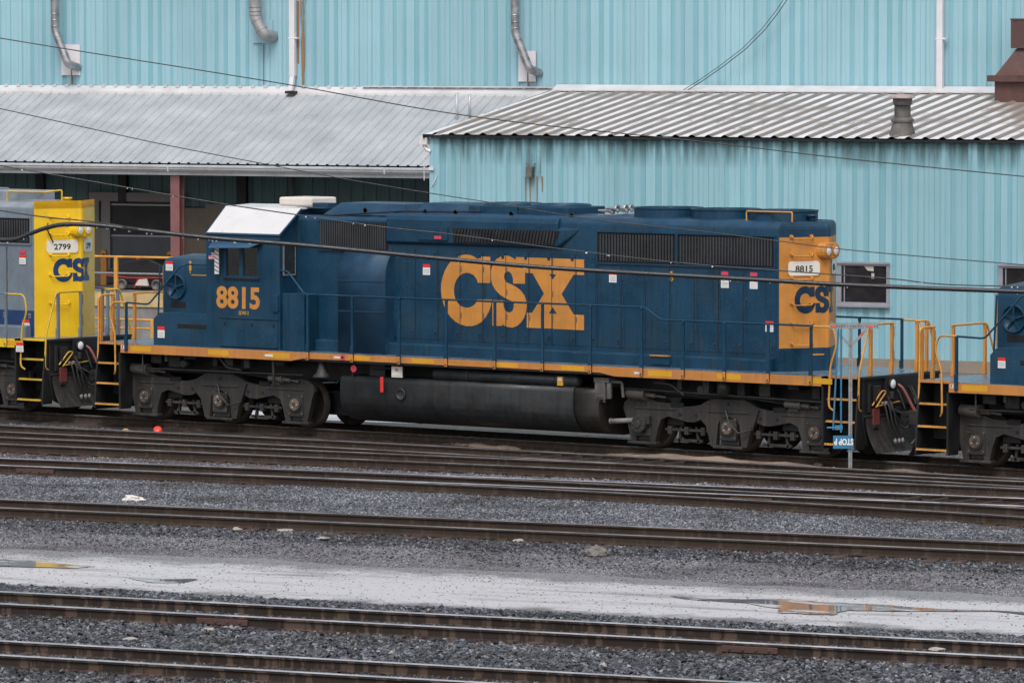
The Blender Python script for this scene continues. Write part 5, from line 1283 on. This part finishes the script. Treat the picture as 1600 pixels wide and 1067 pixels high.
# exhaust ducts and downspouts on the warehouse wall
def duct(pix, r, m_, plate, name='exhaust_duct', V=VW-.42):
    P = [(*onV(px,py,V),) for px, py in pix]; pts = [(u, V, z) for u, z in P]
    d = Vector(pts[-1]) - Vector(pts[-2]); last = Vector(pts[-1]) + Vector((d.x*.25, .42, d.z*.12))
    mb = MB(); mb.tube([(pts[0][0], V, 11)] + pts + [tuple(last)], r, 18, 0, .09)
    for p, q in ((0,1),):
        for t in (.55,.72,.88):
            c = Vector(pts[0]).lerp(Vector(pts[1]), t); mb.cyl(c-Vector((0,0,.018)), c+Vector((0,0,.018)), r*1.06, 18, m=0)
    a = Vector(pts[1]); b_ = Vector(pts[2]); dn = (b_-a).normalized()
    for t in (.2,.75): c = a.lerp(b_, t); mb.cyl(c-dn*.015, c+dn*.015, r*1.05, 18)
    o = mb.build(name, m_, wh)
    if plate:
        (x0,y0),(x1,y1) = plate; ua, za = onV(x0,y0,VW); ub, zb = onV(x1,y1,VW); mb = MB(); mb.box(ua,ub,VW-.045,VW-.01,zb,za)
        mb.build('wall_plate', m_pipewhite, o)
        um = (ua*.45+ub*.55); mb = MB(); mb.box(um-.02,um+.02,VW-.05,VW-.0455,zb-.0,zb+.25); mb.box(um-.03,um+.03,VW-.012,VW-.005,6.7,zb-.02); mb.build('rust_streak', m_ruststain, o)
duct([(85,-10),(86,48),(106,100)], .115, m_duct, ((97,70),(126,118)))
duct([(397,-10),(399,28),(412,54)], .165, m_ductgrey, None)
duct([(804,-10),(805,52),(827,108)], .115, m_duct, ((811,80),(838,128)))
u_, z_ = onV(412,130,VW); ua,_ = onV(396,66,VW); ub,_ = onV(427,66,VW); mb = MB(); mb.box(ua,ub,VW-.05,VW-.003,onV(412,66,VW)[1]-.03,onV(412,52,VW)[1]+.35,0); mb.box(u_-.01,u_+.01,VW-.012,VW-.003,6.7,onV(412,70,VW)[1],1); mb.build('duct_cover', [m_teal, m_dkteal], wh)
def spout(px, w_, kick):
    u_, z_ = onV(px,100,VW); mb = MB(); mb.box(u_-w_,u_+w_,VW-.20,VW-.06,6.95 if kick else 6.6,12)
    for z in (8.0,9.6,): mb.box(u_-w_-.03,u_+w_+.09,VW-.205,VW-.055,z-.02,z+.02)
    if kick: mb.plate([(u_-w_*.8,VW-.2,6.95),(u_+w_*.8,VW-.2,6.95),(u_+w_*.7,VW-.3,6.55),(u_-w_*.7,VW-.3,6.55)],(0,.12,0)); mb.box(u_-.13,u_+.16,VW-.36,VW-.15,6.47,6.545,1)
    mb.build('downspout', [m_pipewhite, m_under], wh, bevel=.01)
spout(461,.085,True); spout(1472,.085,False)
m_stain = bpy.data.materials.new('wall_rust_stain'); m_stain.use_nodes = True
n = m_stain.node_tree.nodes; L = m_stain.node_tree.links; b = n['Principled BSDF']; b.inputs['Base Color'].default_value = (.26,.15,.08,1); b.inputs['Roughness'].default_value = .7
tc = n.new('ShaderNodeTexCoord'); mp = n.new('ShaderNodeMapping'); mp.inputs['Scale'].default_value = (9,9,.9); L.new(tc.outputs['Object'], mp.inputs['Vector'])
no = n.new('ShaderNodeTexNoise'); no.inputs['Scale'].default_value = 1; no.inputs['Detail'].default_value = 6; L.new(mp.outputs[0], no.inputs['Vector'])
mr = n.new('ShaderNodeMapRange'); mr.inputs['From Min'].default_value = .30; mr.inputs['From Max'].default_value = .52; L.new(no.outputs['Fac'], mr.inputs['Value']); L.new(mr.outputs[0], b.inputs['Alpha'])
def stain(pxa, pxb, pya, pyb, V, root, taper=.7):
    ua, za = onV(pxa,pya,V); ub, zb = onV(pxb,pyb,V); um = (ua+ub)/2; h = (ub-ua)/2
    mb = MB(); mb.add([(um-h,V-.006,za),(um+h,V-.006,za),(um+h*taper,V-.006,zb),(um-h*taper,V-.006,zb)],[(3,2,1,0)]); mb.build('rust_stain', m_stain, root)
stain(464,468,2,100,VW,wh); stain(469,479,0,134,VW,wh,.5); stain(452,456,30,50,VW,wh)
# hanging service wires at the top right of the wall
mb = MB()
for off in (0, 5):
    P = [(lambda q: UV(q[0], VW-.3, q[1]))(onV(px+off, py+off*.25, VW-.3)) for px, py in ((1330,-300),(1290,-130),(1250,-40),(1224,0),(1212,18),(1190,46),(1160,76),(1125,103),(1092,126),(1066,142))]
    mb.tube(P, .012 if off else .009, 5)
tag(mb.build('service_wire', m_wire), 'pair of thin wires sagging across the warehouse wall at upper right', 'wire')

# annex
m_slush = mat('slush_covered_metal', (.66,.655,.665), .45, var=.06, vs=2, dirt=(.30,.26,.235), damt=.95, dscale=(1.6,.4,1.6), dlo=.60, dhi=.64, grime=((.32,.28,.25), .85, (.20,.6,.5), .50, .62), speck=((.03,.03,.03), .7, (.5,.9,.9), .66, .72))
n = m_slush.node_tree.nodes; L = m_slush.node_tree.links; b = n['Principled BSDF']       # bare rusty sheets under the stack, where the slush has run off
src = b.inputs['Base Color'].links[0].from_socket
tc = n.new('ShaderNodeTexCoord'); sx = n.new('ShaderNodeSeparateXYZ'); L.new(tc.outputs['Object'], sx.inputs[0])
m1 = n.new('ShaderNodeMath'); m1.operation = 'MULTIPLY_ADD'; m1.inputs[1].default_value = .57; L.new(sx.outputs['Y'], m1.inputs[0]); L.new(sx.outputs['X'], m1.inputs[2])
no = n.new('ShaderNodeTexNoise'); no.inputs['Scale'].default_value = 1.6; no.inputs['Detail'].default_value = 6; L.new(tc.outputs['Object'], no.inputs['Vector'])
m2 = n.new('ShaderNodeMath'); m2.operation = 'MULTIPLY_ADD'; m2.inputs[1].default_value = 2.0; L.new(no.outputs['Fac'], m2.inputs[0]); L.new(m1.outputs[0], m2.inputs[2])
mr = n.new('ShaderNodeMapRange'); mr.inputs['From Min'].default_value = 16.34+1.0; mr.inputs['From Max'].default_value = 16.34+1.5; mr.inputs['To Max'].default_value = .92; L.new(m2.outputs[0], mr.inputs['Value'])
mx = n.new('ShaderNodeMix'); mx.data_type = 'RGBA'; mx.inputs['B'].default_value = (.27,.215,.18,1); L.new(src, mx.inputs['A']); L.new(mr.outputs[0], mx.inputs['Factor']); L.new(mx.outputs['Result'], b.inputs['Base Color'])
an = empty('annex_building', (0,0,0), YW); tag(an, 'low light teal annex with white-ribbed metal roof behind the locomotive', 'building')
UA, UBR = -15.45, 26.0
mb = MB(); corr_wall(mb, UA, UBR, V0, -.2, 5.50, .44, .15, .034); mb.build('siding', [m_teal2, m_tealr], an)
mb = MB(); mb.box(UA+.01,UBR,V0+.1,VW-.2,-.2,5.45); mb.prism([(V0+.1,5.451),(VW-.2,5.451),(VW-.2,6.5)], 'x', UA+.01, UBR); mb.build('wall_core', m_teal2, an)
mb = MB(); ribbed_roof(mb, UA-.12, UBR, V0-.16, 5.555, VW-.01, 6.60, .455, .07, .20, .045, 0, 1); mb.build('roof', [m_slush, m_annexroof], an)
mb = MB(); mb.box(UA-.1,UBR,V0-.13,V0+.02,5.47,5.53); mb.plate([(UA-.14,V0-.17,5.55),(UA-.14,VW-.02,6.60),(UA-.14,VW-.02,6.50),(UA-.14,V0-.17,5.45)],(.04,0,0))
mb.build('eave_trim', m_under, an)
mb = MB(); mb.prism([(VW-.34,6.585),(VW-.34,6.62),(VW-.03,6.76),(VW-.012,6.76),(VW-.012,6.62)], 'x', UA+.05, UBR); mb.build('ridge_flashing', m_flash, an)
mb = MB(); mb.box(UA-.02,UA+.10,V0-.02,V0+.03,-.2,5.45); mb.build('corner_trim', m_teal2, an)
mb = MB(); mb.box(UA-.26,UA-.05,V0-.12,V0+.05,5.28,5.50); mb.tube([(UA-.18,V0-.03,5.3),(UA-.1,V0-.03,5.15),(UA+.02,V0-.03,5.1)],.05); mb.build('gutter_end', m_pipewhite, an)
mb = MB(); mb.box(UA-.02,UA+.12,V0-.08,V0-.02,4.62,4.70); mb.tube([(UA-.2,V0-.05,4.66),(UA,V0-.05,4.66)],.02); mb.tube([(UA-.16,V0-.05,4.95),(UA-.16,V0-.05,4.35)],.012); mb.tube([(UA+.2,V0-.03,4.5),(UA+.15,V0-.06,4.35),(UA+.05,V0-.04,4.2)],.012); mb.build('service_bracket', m_pipewhite, an)
mb = MB(); mb.box(UA,UBR,V0-.09,V0-.005,-.24,.06); mb.build('base_sill', m_curbyel if False else m_brick, an)
# lamp with rust
u_, z_ = onV(831,267,V0); mb = MB(); mb.plate([(u_-.09,V0-.16,z_+.10),(u_+.09,V0-.16,z_+.10),(u_+.08,V0-.20,z_-.12),(u_-.08,V0-.20,z_-.12)],(0,.16,0)); mb.plate([(u_-.05,V0-.2,z_-.125),(u_+.10,V0-.2,z_-.125),(u_+.10,V0-.02,z_-.125),(u_-.05,V0-.02,z_-.125)],(0,0,-.03))
mb.tube([(u_-.07,V0-.06,z_+.1),(u_-.12,V0-.02,z_+.22)],.018); mb.tube([(u_+.07,V0-.06,z_+.1),(u_+.11,V0-.02,z_+.20)],.018); mb.build('wall_lamp', m_rusty if False else m_vent, an)
m_soot_shade = bpy.data.materials.new('soot_shade_stain'); m_soot_shade.use_nodes = True
n = m_soot_shade.node_tree.nodes; L = m_soot_shade.node_tree.links; b = n['Principled BSDF']; b.inputs['Base Color'].default_value = (.055,.105,.11,1); b.inputs['Roughness'].default_value = .7
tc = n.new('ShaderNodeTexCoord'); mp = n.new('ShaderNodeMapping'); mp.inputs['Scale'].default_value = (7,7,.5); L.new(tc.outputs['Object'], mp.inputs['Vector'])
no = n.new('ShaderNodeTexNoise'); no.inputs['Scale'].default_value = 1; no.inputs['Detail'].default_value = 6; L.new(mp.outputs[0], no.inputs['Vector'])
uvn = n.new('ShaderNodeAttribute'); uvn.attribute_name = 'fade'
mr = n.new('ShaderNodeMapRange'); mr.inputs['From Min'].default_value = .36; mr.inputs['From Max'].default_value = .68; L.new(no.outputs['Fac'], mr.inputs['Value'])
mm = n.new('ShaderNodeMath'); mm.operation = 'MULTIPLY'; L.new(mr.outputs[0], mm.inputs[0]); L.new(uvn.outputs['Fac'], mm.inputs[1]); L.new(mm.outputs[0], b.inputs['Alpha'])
def soot_and_shade(ua, ub, za, zb, V, root):       # dark streaks, grime and painted shade, dense at za, thinning towards zb
    me = bpy.data.meshes.new('soot_shade_stain'); me.from_pydata([(ua,V-.009,za),(ub,V-.009,za),(ub,V-.009,zb),(ua,V-.009,zb)], [], [(3,2,1,0)]); me.materials.append(m_soot_shade)
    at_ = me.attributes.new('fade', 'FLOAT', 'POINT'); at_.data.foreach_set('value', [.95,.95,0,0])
    o = bpy.data.objects.new('soot_shade_stain', me); COL.objects.link(o); o.parent = root
soot_and_shade(UA+.15, UBR, 5.46, 4.75, V0, an)  # sooty strip that also paints contact shade below the eave
ua_, za_ = onV(821,262,V0); ub_, zb_ = onV(846,232,V0); soot_and_shade(ua_, ub_, za_-.05, zb_, V0-.003, an); soot_and_shade(ua_, ub_, za_-.06, za_-.45, V0-.003, an)
for pa, pb, ya, yb in ((820,823,276,320),(827,830,278,330),(838,841,276,320),(846,849,276,300)): stain(pa,pb,ya,yb,V0,an,.5)
def window(x0, x1, y0, y1, sill=True):
    ua, za = onV(x0,y0,V0); ub, zb = onV(x1,y1,V0)
    mb = MB(); f = .075
    mb.box(ua,ua+f+.04,V0-.05,V0+.06,zb,za); mb.box(ub-f,ub,V0-.05,V0+.06,zb,za); mb.box(ua+f+.04,ub-f,V0-.05,V0+.06,za-f,za); mb.box(ua+f+.04,ub-f,V0-.05,V0+.06,zb,zb+f)
    mb.box(ua-.03,ub+.03,V0-.09,V0-.052,za-.03,za+.03); mb.box(ua-.03,ub+.03,V0-.11,V0-.052,zb-.05,zb+.02)
    zm = (za+zb)/2 - .01; mb.box(ua+f+.04,ub-f,V0-.035,V0+.03,zm-.02,zm+.02); mb.box(ua+f+.10,ua+f+.13,V0-.03,V0+.03,zb+f,za-f)
    w_ = mb.build('window', m_alu, an, bevel=.006)
    mb = MB(); mb.box(ua+.05,ub-.05,V0-.02,V0-.012,zb+.05,za-.05); mb.build('window_pane', m_winglass, w_)
    return ua, ub, za, zb, w_
ua, ub, za, zb, w1 = window(1309,1390,410,478)
mb = MB(); q = onV(1350,415,V0); mb.plate([(q[0],V0-.0205,q[1]),(q[0]+.27,V0-.0205,q[1]),(q[0]+.27,V0-.0205,q[1]-.14),(q[0]+.1,V0-.0205,q[1]-.12)],(0,-.003,0)); q = onV(1362,430,V0); mb.box(q[0],q[0]+.08,V0-.0235,V0-.0205,q[1]-.08,q[1]+.05); mb.build('paper_sheet', m_paper, w1)
window(1561,1650,414,484)
# roof vent
u_, z_ = onV(1410,213,V0+.5); v_ = V0+.5
zb_ = 5.555+.66*(6.60-5.555)/(VW-V0)
mb = MB(); mb.lathe((u_,v_,zb_),[(.34,-.08),(.33,.0),(.25,.28),(.25,.30)],'z',22,0); mb.lathe((u_,v_,zb_),[(.27,.30),(.30,.36),(.22,.44),(.215,.30)],'z',22,0)
mb.lathe((u_,v_,zb_),[(.205,.30),(.205,.72)],'z',22,0); mb.lathe((u_,v_,zb_),[(.30,.74),(.21,.76),(.22,.72)],'z',22,0); mb.lathe((u_,v_,zb_),[(.235,.76),(.25,.90)],'z',22,0)
mb.lathe((u_,v_,zb_),[(.31,.90),(.31,.92),(.26,.97),(.15,1.0),(.01,1.01)],'z',24,1); mb.build('roof_vent', [m_vent, m_ventcap], an)
# rusty stack
v_ = VW-1.6; ul, zl = onV(1554,157,v_); ul2, zf_ = onV(1545,126,v_); uh, zh_ = onV(1582,76,v_); ut, zt_ = onV(1575,30,v_)
W_ = 2.6
mb = MB(); mb.box(ul,ul+W_,v_-.0,v_+1.4,6.0,zf_-.03); mb.box(ul-.16,ul+W_+.16,v_-.14,v_+1.54,zf_-.03,zf_+.13)
mb.add([(ul+.01,v_+.01,zf_+.131),(ul+W_-.01,v_+.01,zf_+.131),(ul+W_-.01,v_+1.39,zf_+.131),(ul+.01,v_+1.39,zf_+.131),(uh,v_+.3,zh_),(ul+W_-(uh-ul),v_+.3,zh_),(ul+W_-(uh-ul),v_+1.1,zh_),(uh,v_+1.1,zh_)],[(0,3,2,1),(4,5,6,7),(0,1,5,4),(1,2,6,5),(2,3,7,6),(3,0,4,7)])
mb.box(ut,ul+W_-(ut-ul),v_+.2,v_+1.2,zh_+.002,zt_); mb.box(ut-.015,ul+W_-(ut-ul)+.015,v_+.185,v_+1.215,zt_-.03,zt_+.01); mb.build('exhaust_stack', m_rusty, an)

# loading dock with its railing and kit
dk = empty('loading_dock', (0,0,0), YW); tag(dk, 'concrete loading dock with worn yellow edge under the canopy', 'dock')
mb = MB(); mb.box(-60,-15.6,VE-.2,VW-.15,-.22,1.08,0); mb.box(-60,-15.6,VE-.24,VE-.201,.70,1.085,1); mb.build('platform', [m_conc, m_curbyel], dk)
def rail_obj(name, label, V, zt, zm, zb, us, ue, step, m_, r=.03):
    t = empty(name, (0,0,0), YW); tag(t, label, 'railing')
    mb = MB(); mb.tube([(us,V,zt),(ue,V,zt)], r); mb.build('top_rail', m_, t)
    mb = MB(); mb.tube([(us,V,zm),(ue,V,zm)], r*.8); mb.build('mid_rail', m_galvpost if zt > 1 else m_, t)
    u_ = us
    while u_ <= ue+.01:
        mb = MB(); mb.box(u_-r*1.6,u_+r*1.6,V-r,V+r,zb,zt); mb.build('rail_post', m_, t); u_ += step
up = onV(182,420,VE)[0]
rail_obj('dock_railing', 'yellow railing along the loading dock edge', VE-.1, 2.05, 1.60, 1.09, up-2.6, up+2.7, 2.65, m_rail_yellow, .035)
rail_obj('ground_railing', 'low yellow pipe railing in front of the loading dock', VE-2.2, .47, .24, -.24, up-6, up+3.2, 1.05, m_rail_yellow, .03)
for px, s_ in ((163,'orange bollard left of the loading dock door'),(266,'orange bollard right of the loading dock door')):
    u_ = onV(px,395,VW-.8)[0]; mb = MB(); mb.box(u_-.09,u_+.09,VW-.85,VW-.75,1.09,1.98); mb.cyl((u_,VW-.85,1.98),(u_,VW-.75,1.98),.09,14); mb.cyl((u_,VW-.86,1.93),(u_,VW-.851,1.93),.04,10,m=1)
    o = mb.build('bollard', [m_orange, m_hole]); o.rotation_euler = (0,0,YW); tag(o, s_, 'bollard')
ct = empty('utility_cart', (0,0,0), YW); tag(ct, 'dark utility cart with red bars parked on the loading dock', 'cart')
V_ = VE+1.1; ua, za = onV(165,405,V_); ub, zb = onV(258,450,V_)
mb = MB(); mb.prism([(ua,1.25),(ub,1.25),(ub,1.75),(ub-.5,1.95),(ua+.7,1.9),(ua,1.6)],'y',V_,V_+1.0); mb.build('body', m_under, ct, bevel=.04)
for px in (192,246):
    u_, z_ = onV(px,448,V_); mb = MB(); mb.lathe((u_,V_-.03,1.24),[(.02,0),(.09,-.01),(.10,-.05),(.15,-.06),(.155,.05),(.02,.06)],'y',18); mb.build('wheel', m_vent, ct)
mb = MB()
for a_, b_ in (((167,430),(200,434)),((200,434),(258,434)),((210,450),(215,436)),((218,451),(224,436)),((213,405),(233,402))):
    p = onV(*a_,V_-.08); q = onV(*b_,V_-.08); mb.tube([(p[0],V_-.08,p[1]),(q[0],V_-.08,q[1])],.014)
mb.build('red_bar', m_red, ct)
mb = MB(); p = onV(212,446,V_-.12); mb.prism([(p[0],p[1]),(p[0]+.42,p[1]),(p[0]+.36,p[1]+.19),(p[0]+.12,p[1]+.17)],'y',V_-.16,V_-.10); mb.build('hopper', m_cream, ct)

# ------------------------------------------------------------------ blue-flag sign post
sp_ = Vector((0,0,0)); pp = at(1329,742,-.2)
d = FWD + RIGHT*((1329-800)/F_PX)
PY = -2.15; tt = (PY-CAM_LOC.y)/d.y; PX = CAM_LOC.x + d.x*tt
SA = rad(38.2)                     # the bar faces the yard road
post = empty('sign_post', (PX, PY, -.24), SA); tag(post, 'thin grey perforated steel post with T-shaped top bar and red reflectors', 'post')
mb = MB(); mb.box(-.035,.035,-.006,.0,0,2.86); mb.box(-.035,-.029,.0,.05,0,2.86)
for k in range(56): mb.cyl((.004,-.0075,.1+k*.05),(.004,-.0055,.1+k*.05),.010,6,m=1)
mb.build('upright', [m_galvpost, m_hole], post)
mb = MB(); mb.box(-.40,.53,-.012,.05,2.86,2.965)
for k in range(18): mb.cyl((-.37+k*.052,-.0135,2.91),(-.37+k*.052,-.0115,2.91),.011,6,m=1)
for k in range(22): mb.cyl((-.36+k*.042,.02,2.965),(-.37+k*.044,.02,2.965+.02+.02*(k%3==0)),.006,5)
mb.build('top_bar', [m_galvpost, m_hole], post)
mb = MB()
for s_ in (-1,1): mb.obox((s_*.165,-.016,2.70),(s_*.145,0,.155),(.018*1,0,-.018*s_),(0,.004,0))
mb.build('brace', m_galvpost, post)
mb = MB(); mb.box(-.36,-.28,-.018,-.0135,2.885,2.925); mb.box(.33,.42,-.018,-.0135,2.885,2.925); mb.obox((.21,-.022,2.745),(.03,0,.035),(.014,0,-.014),(0,.002,0)); mb.build('reflector', m_signred, post)
flag = empty('blue_flag_sign', (PX, PY, -.24), SA); tag(flag, 'blue sign hanging upside down on two blue rods from the grey post', 'sign')
mb = MB()
for a_, b_ in (((-.235,2.86),(-.33,.93)),((-.18,2.86),(-.18,.88))): mb.tube([(a_[0],-.03,a_[1]),(b_[0],-.03,b_[1])],.019)
mb.tube([(-.45,-.03,.97),(-.16,-.03,.97)],.018); mb.box(-.30,-.15,-.045,-.02,.93,1.02); mb.build('rod', m_signblue, flag)
mb = MB(); mb.box(-.33,.04,-.045,-.035,.57,.82); mb.build('sign_plate', m_signblue, flag)
text_obj('lettering','STOP P',.16,m_lettering,flag,(.055,-.0465,.755),(math.pi/2,math.pi,0),bold=.006,sx=.72)

# ------------------------------------------------------------------ overhead cables
def cable(pts, dist, thick_px, label, m_=m_cable, drops=0, name='overhead_cable'):
    # a line in the vertical plane through the two end points
    a = at_depth(*pts[0], dist); b = at_depth(*pts[-1], dist*.985)
    P = [at_depth(px, py, dist*(1-.015*i/(len(pts)-1))) for i, (px, py) in enumerate(pts)]
    r = thick_px/2*dist/F_PX
    sm = []
    for i in range(len(P)-1):
        p0 = P[max(0,i-1)]; p1 = P[i]; p2 = P[i+1]; p3 = P[min(len(P)-1,i+2)]
        for k in range(6):
            t = k/6; sm.append(.5*((2*p1)+(p2-p0)*t+(2*p0-5*p1+4*p2-p3)*t*t+(3*p1-3*p2+p3-p0)*t**3))
    sm.append(P[-1]); mb = MB(); mb.tube(sm, r, 8)
    o = mb.build(name, m_); tag(o, label, 'cable', 'cables strung across the view')
    if drops:
        rd = random.Random(3); mb = MB()
        for _ in range(drops):
            i = rd.randrange(len(sm)-1); q = sm[i].lerp(sm[i+1], rd.random()) - Vector((0,0,r*1.0)); s_ = rd.uniform(.006,.011)
            mb.lathe(q, [(.001,s_*.8),(s_*.8,.2*s_),(s_,-s_*.3),(s_*.7,-s_),(.001,-s_*1.3)], 'z', 6)
        mb.build('water_drop', m_drop, o)
m_drop = mat('water_drop', (.75,.77,.8), .05, var=0, spec=1)
cable([(-60,50),(0,60),(135,82),(300,108),(470,136),(670,172),(840,195),(1100,222),(1330,249),(1600,276),(1680,284)], 62, 1.7, 'thin black cable highest in the view, crossing the warehouse wall')
cable([(-60,158),(0,170),(190,212),(270,229),(395,253),(540,280),(672,302),(775,318),(922,342),(1100,362),(1219,377),(1340,392),(1600,414),(1680,421)], 64, 1.5, 'thin black cable crossing the grey canopy roof')
cable([(-60,250),(0,259),(105,277),(209,295),(350,319),(480,338),(600,355),(712,367),(860,387),(1064,411),(1219,423),(1386,435),(1470,444),(1600,448),(1680,451)], 61, 1.9, 'thin wet cable running from the dock to the right window', drops=22)
cable([(-60,376),(0,375),(25,374),(48,365),(70,357),(100,351),(150,352),(230,361),(330,372),(480,384),(700,405),(880,420),(1180,437),(1340,446),(1600,456),(1680,459)], 60, 6.8, 'thick black cable sagging across all three locomotives', drops=60)
cable([(-60,318),(0,329),(67,339),(120,344),(170,350),(215,358)], 60.4, 2.0, 'short messenger wire joining the thick cable at left', m_wire)

# ------------------------------------------------------------------ litter and stones beside the tracks
def rock(px, py, w_, h_, m_, label, name='rock', cat='rock', seed=0, z=-.19):
    q = at(px, py, z); mb = MB(); me_v = []
    bm = bmesh.new(); bmesh.ops.create_icosphere(bm, subdivisions=3, radius=1)
    for v in bm.verts:
        k = 1 + .35*NZ.noise(v.co*1.6+Vector((seed,seed,0))) + .14*NZ.noise(v.co*4+Vector((0,seed,0)))
        v.co = Vector((v.co.x*w_*k, v.co.y*w_*.7*k, max(-.3, v.co.z)*h_*k))
    me = bpy.data.meshes.new(name); bm.to_mesh(me); bm.free(); me.materials.append(m_)
    o = bpy.data.objects.new(name, me); COL.objects.link(o); o.location = q; o.rotation_euler = (0,0,SA+seed*.3); tag(o, label, cat)
m_pale = mat('pale_stone', (.34,.305,.27), .7, var=.2, vs=8)
m_brown = mat('brown_stone', (.16,.145,.13), .7, var=.25, vs=8)
m_bag = mat('white_bag', (.62,.58,.53), .5, var=.15, vs=8)
m_redplastic = mat('red_plastic', (.85,.05,.02), .35, var=.05)
m_wood = mat('fresh_wood', (.46,.30,.13), .7, var=.25, vs=7)
m_yel = mat('yellow_plastic', (.75,.62,.03), .5, var=.1)
q = at(247,683,-.16); mb = MB(); mb.lathe((0,0,0),[(.11,-.13),(.12,-.12),(.085,.10),(.08,.11),(.01,.11)],'z',20,0); mb.cyl((0,0,-.15),(0,0,-.131),.125,20,m=1)
o = mb.build('plastic_cup', [m_redplastic, m_signblue]); o.location = q+Vector((0,0,.10)); o.rotation_euler = (rad(35),rad(25),0); tag(o, 'bright red plastic cup tipped over between the rails', 'cup')
for i, (px, py, L_, a_, lb) in enumerate(((190,677,.26,.1,'leftmost pale wood scrap left of the red cup'),(207,679,.34,-.2,'longest yellowish wood scrap left of the red cup'),(222,678,.20,.5,'small wood scrap nearest the red cup'),(197,673,.16,.2,'small wood scrap behind the longest wood scrap'))):
    q = at(px, py, -.13); mb = MB(); mb.box(-L_/2,L_/2,-.03,.03,-.02,.02); mb.box(-L_/3,L_/4,-.02,.035,.02,.045)
    o = mb.build('wood_scrap', m_wood, bevel=.006); o.location = q; o.rotation_euler = (.1,.08,YW+a_); tag(o, lb, 'wood scrap', 'wood scraps by the red cup')
def bag(px, py, w_, label, seed):
    q = at(px, py, -.15); bm = bmesh.new(); bmesh.ops.create_icosphere(bm, subdivisions=4, radius=1)
    for v in bm.verts:
        k = 1 + .45*NZ.noise(v.co*1.7+Vector((seed,0,0))) + .25*abs(NZ.noise(v.co*4.5))
        v.co = Vector((v.co.x*w_*k*(1.25 if v.co.x > 0 else 1), v.co.y*w_*.6*k, max(-.35, v.co.z*(1-.55*max(0, v.co.x)))*w_*.50*k))
    me = bpy.data.meshes.new('plastic_bag'); bm.to_mesh(me); bm.free(); me.materials.append(m_bag)
    o = bpy.data.objects.new('plastic_bag', me); COL.objects.link(o); o.location = q; o.rotation_euler = (0,0,SA); tag(o, label, 'bag')
bag(207,780,.16,'crumpled white plastic bag lying beside the track at left',2.0)
rock(931,864,.19,.12,m_brown,'rounded brown rock on the gravel strip',seed=1)
rock(325,986,.11,.06,m_pale,'pale pinkish stone in dark ballast at left',seed=2)
rock(203,1000,.13,.05,m_pale,'flat pale stone beside the nearest rail at left',seed=3)
rock(612,1022,.055,.05,m_pale,'small round white stone between the two nearest tracks',seed=4)
rock(810,1016,.16,.045,m_pale,'long flat pale stone between the two nearest tracks',seed=5)
rock(942,1043,.09,.07,m_pale,'pale stone between the two nearest tracks, right of the flat one',seed=6)
rock(1580,1019,.06,.05,m_pale,'small pale stone near the right edge between tracks',seed=8)
rock(447,830,.17,.05,m_pale,'pale flat rock at the gravel edge near the centre left',seed=9)
rock(370,828,.09,.05,m_pale,'small tan rock left of the pale flat rock',seed=10)
rock(505,841,.11,.03,m_pale,'thin pale stone right of the pale flat rock',seed=12)
rock(812,846,.14,.05,m_pale,'flat pale rock under the rail right of the yellow scrap',seed=13)
rock(187,712,.06,.05,m_pale,'tiny white stone in grey ballast at left',seed=14)
rock(432,690,.06,.05,m_pale,'small cream stone between the dull rails',seed=15)
rock(1280,729,.16,.09,m_sand,'tan sandy lump on the sand left of the grey post',seed=16)
rock(1303,734,.06,.06,m_lettering,'white lump at the foot of the grey post',seed=17)
rock(665,838,.07,.04,m_yel,'bright yellow plastic scrap beside the track','plastic_scrap','scrap',18)
rock(837,716,.10,.04,m_pale,'pale block lying between the ladder-like ties',seed=19)
rock(1464,1014,.11,.03,m_pale,'white scrap lying on the second nearest track',name='paper_scrap',cat='scrap',seed=20,z=-.05)
rock(60,803,.10,.07,m_pale,'pale lump against the rail at far left',seed=21)
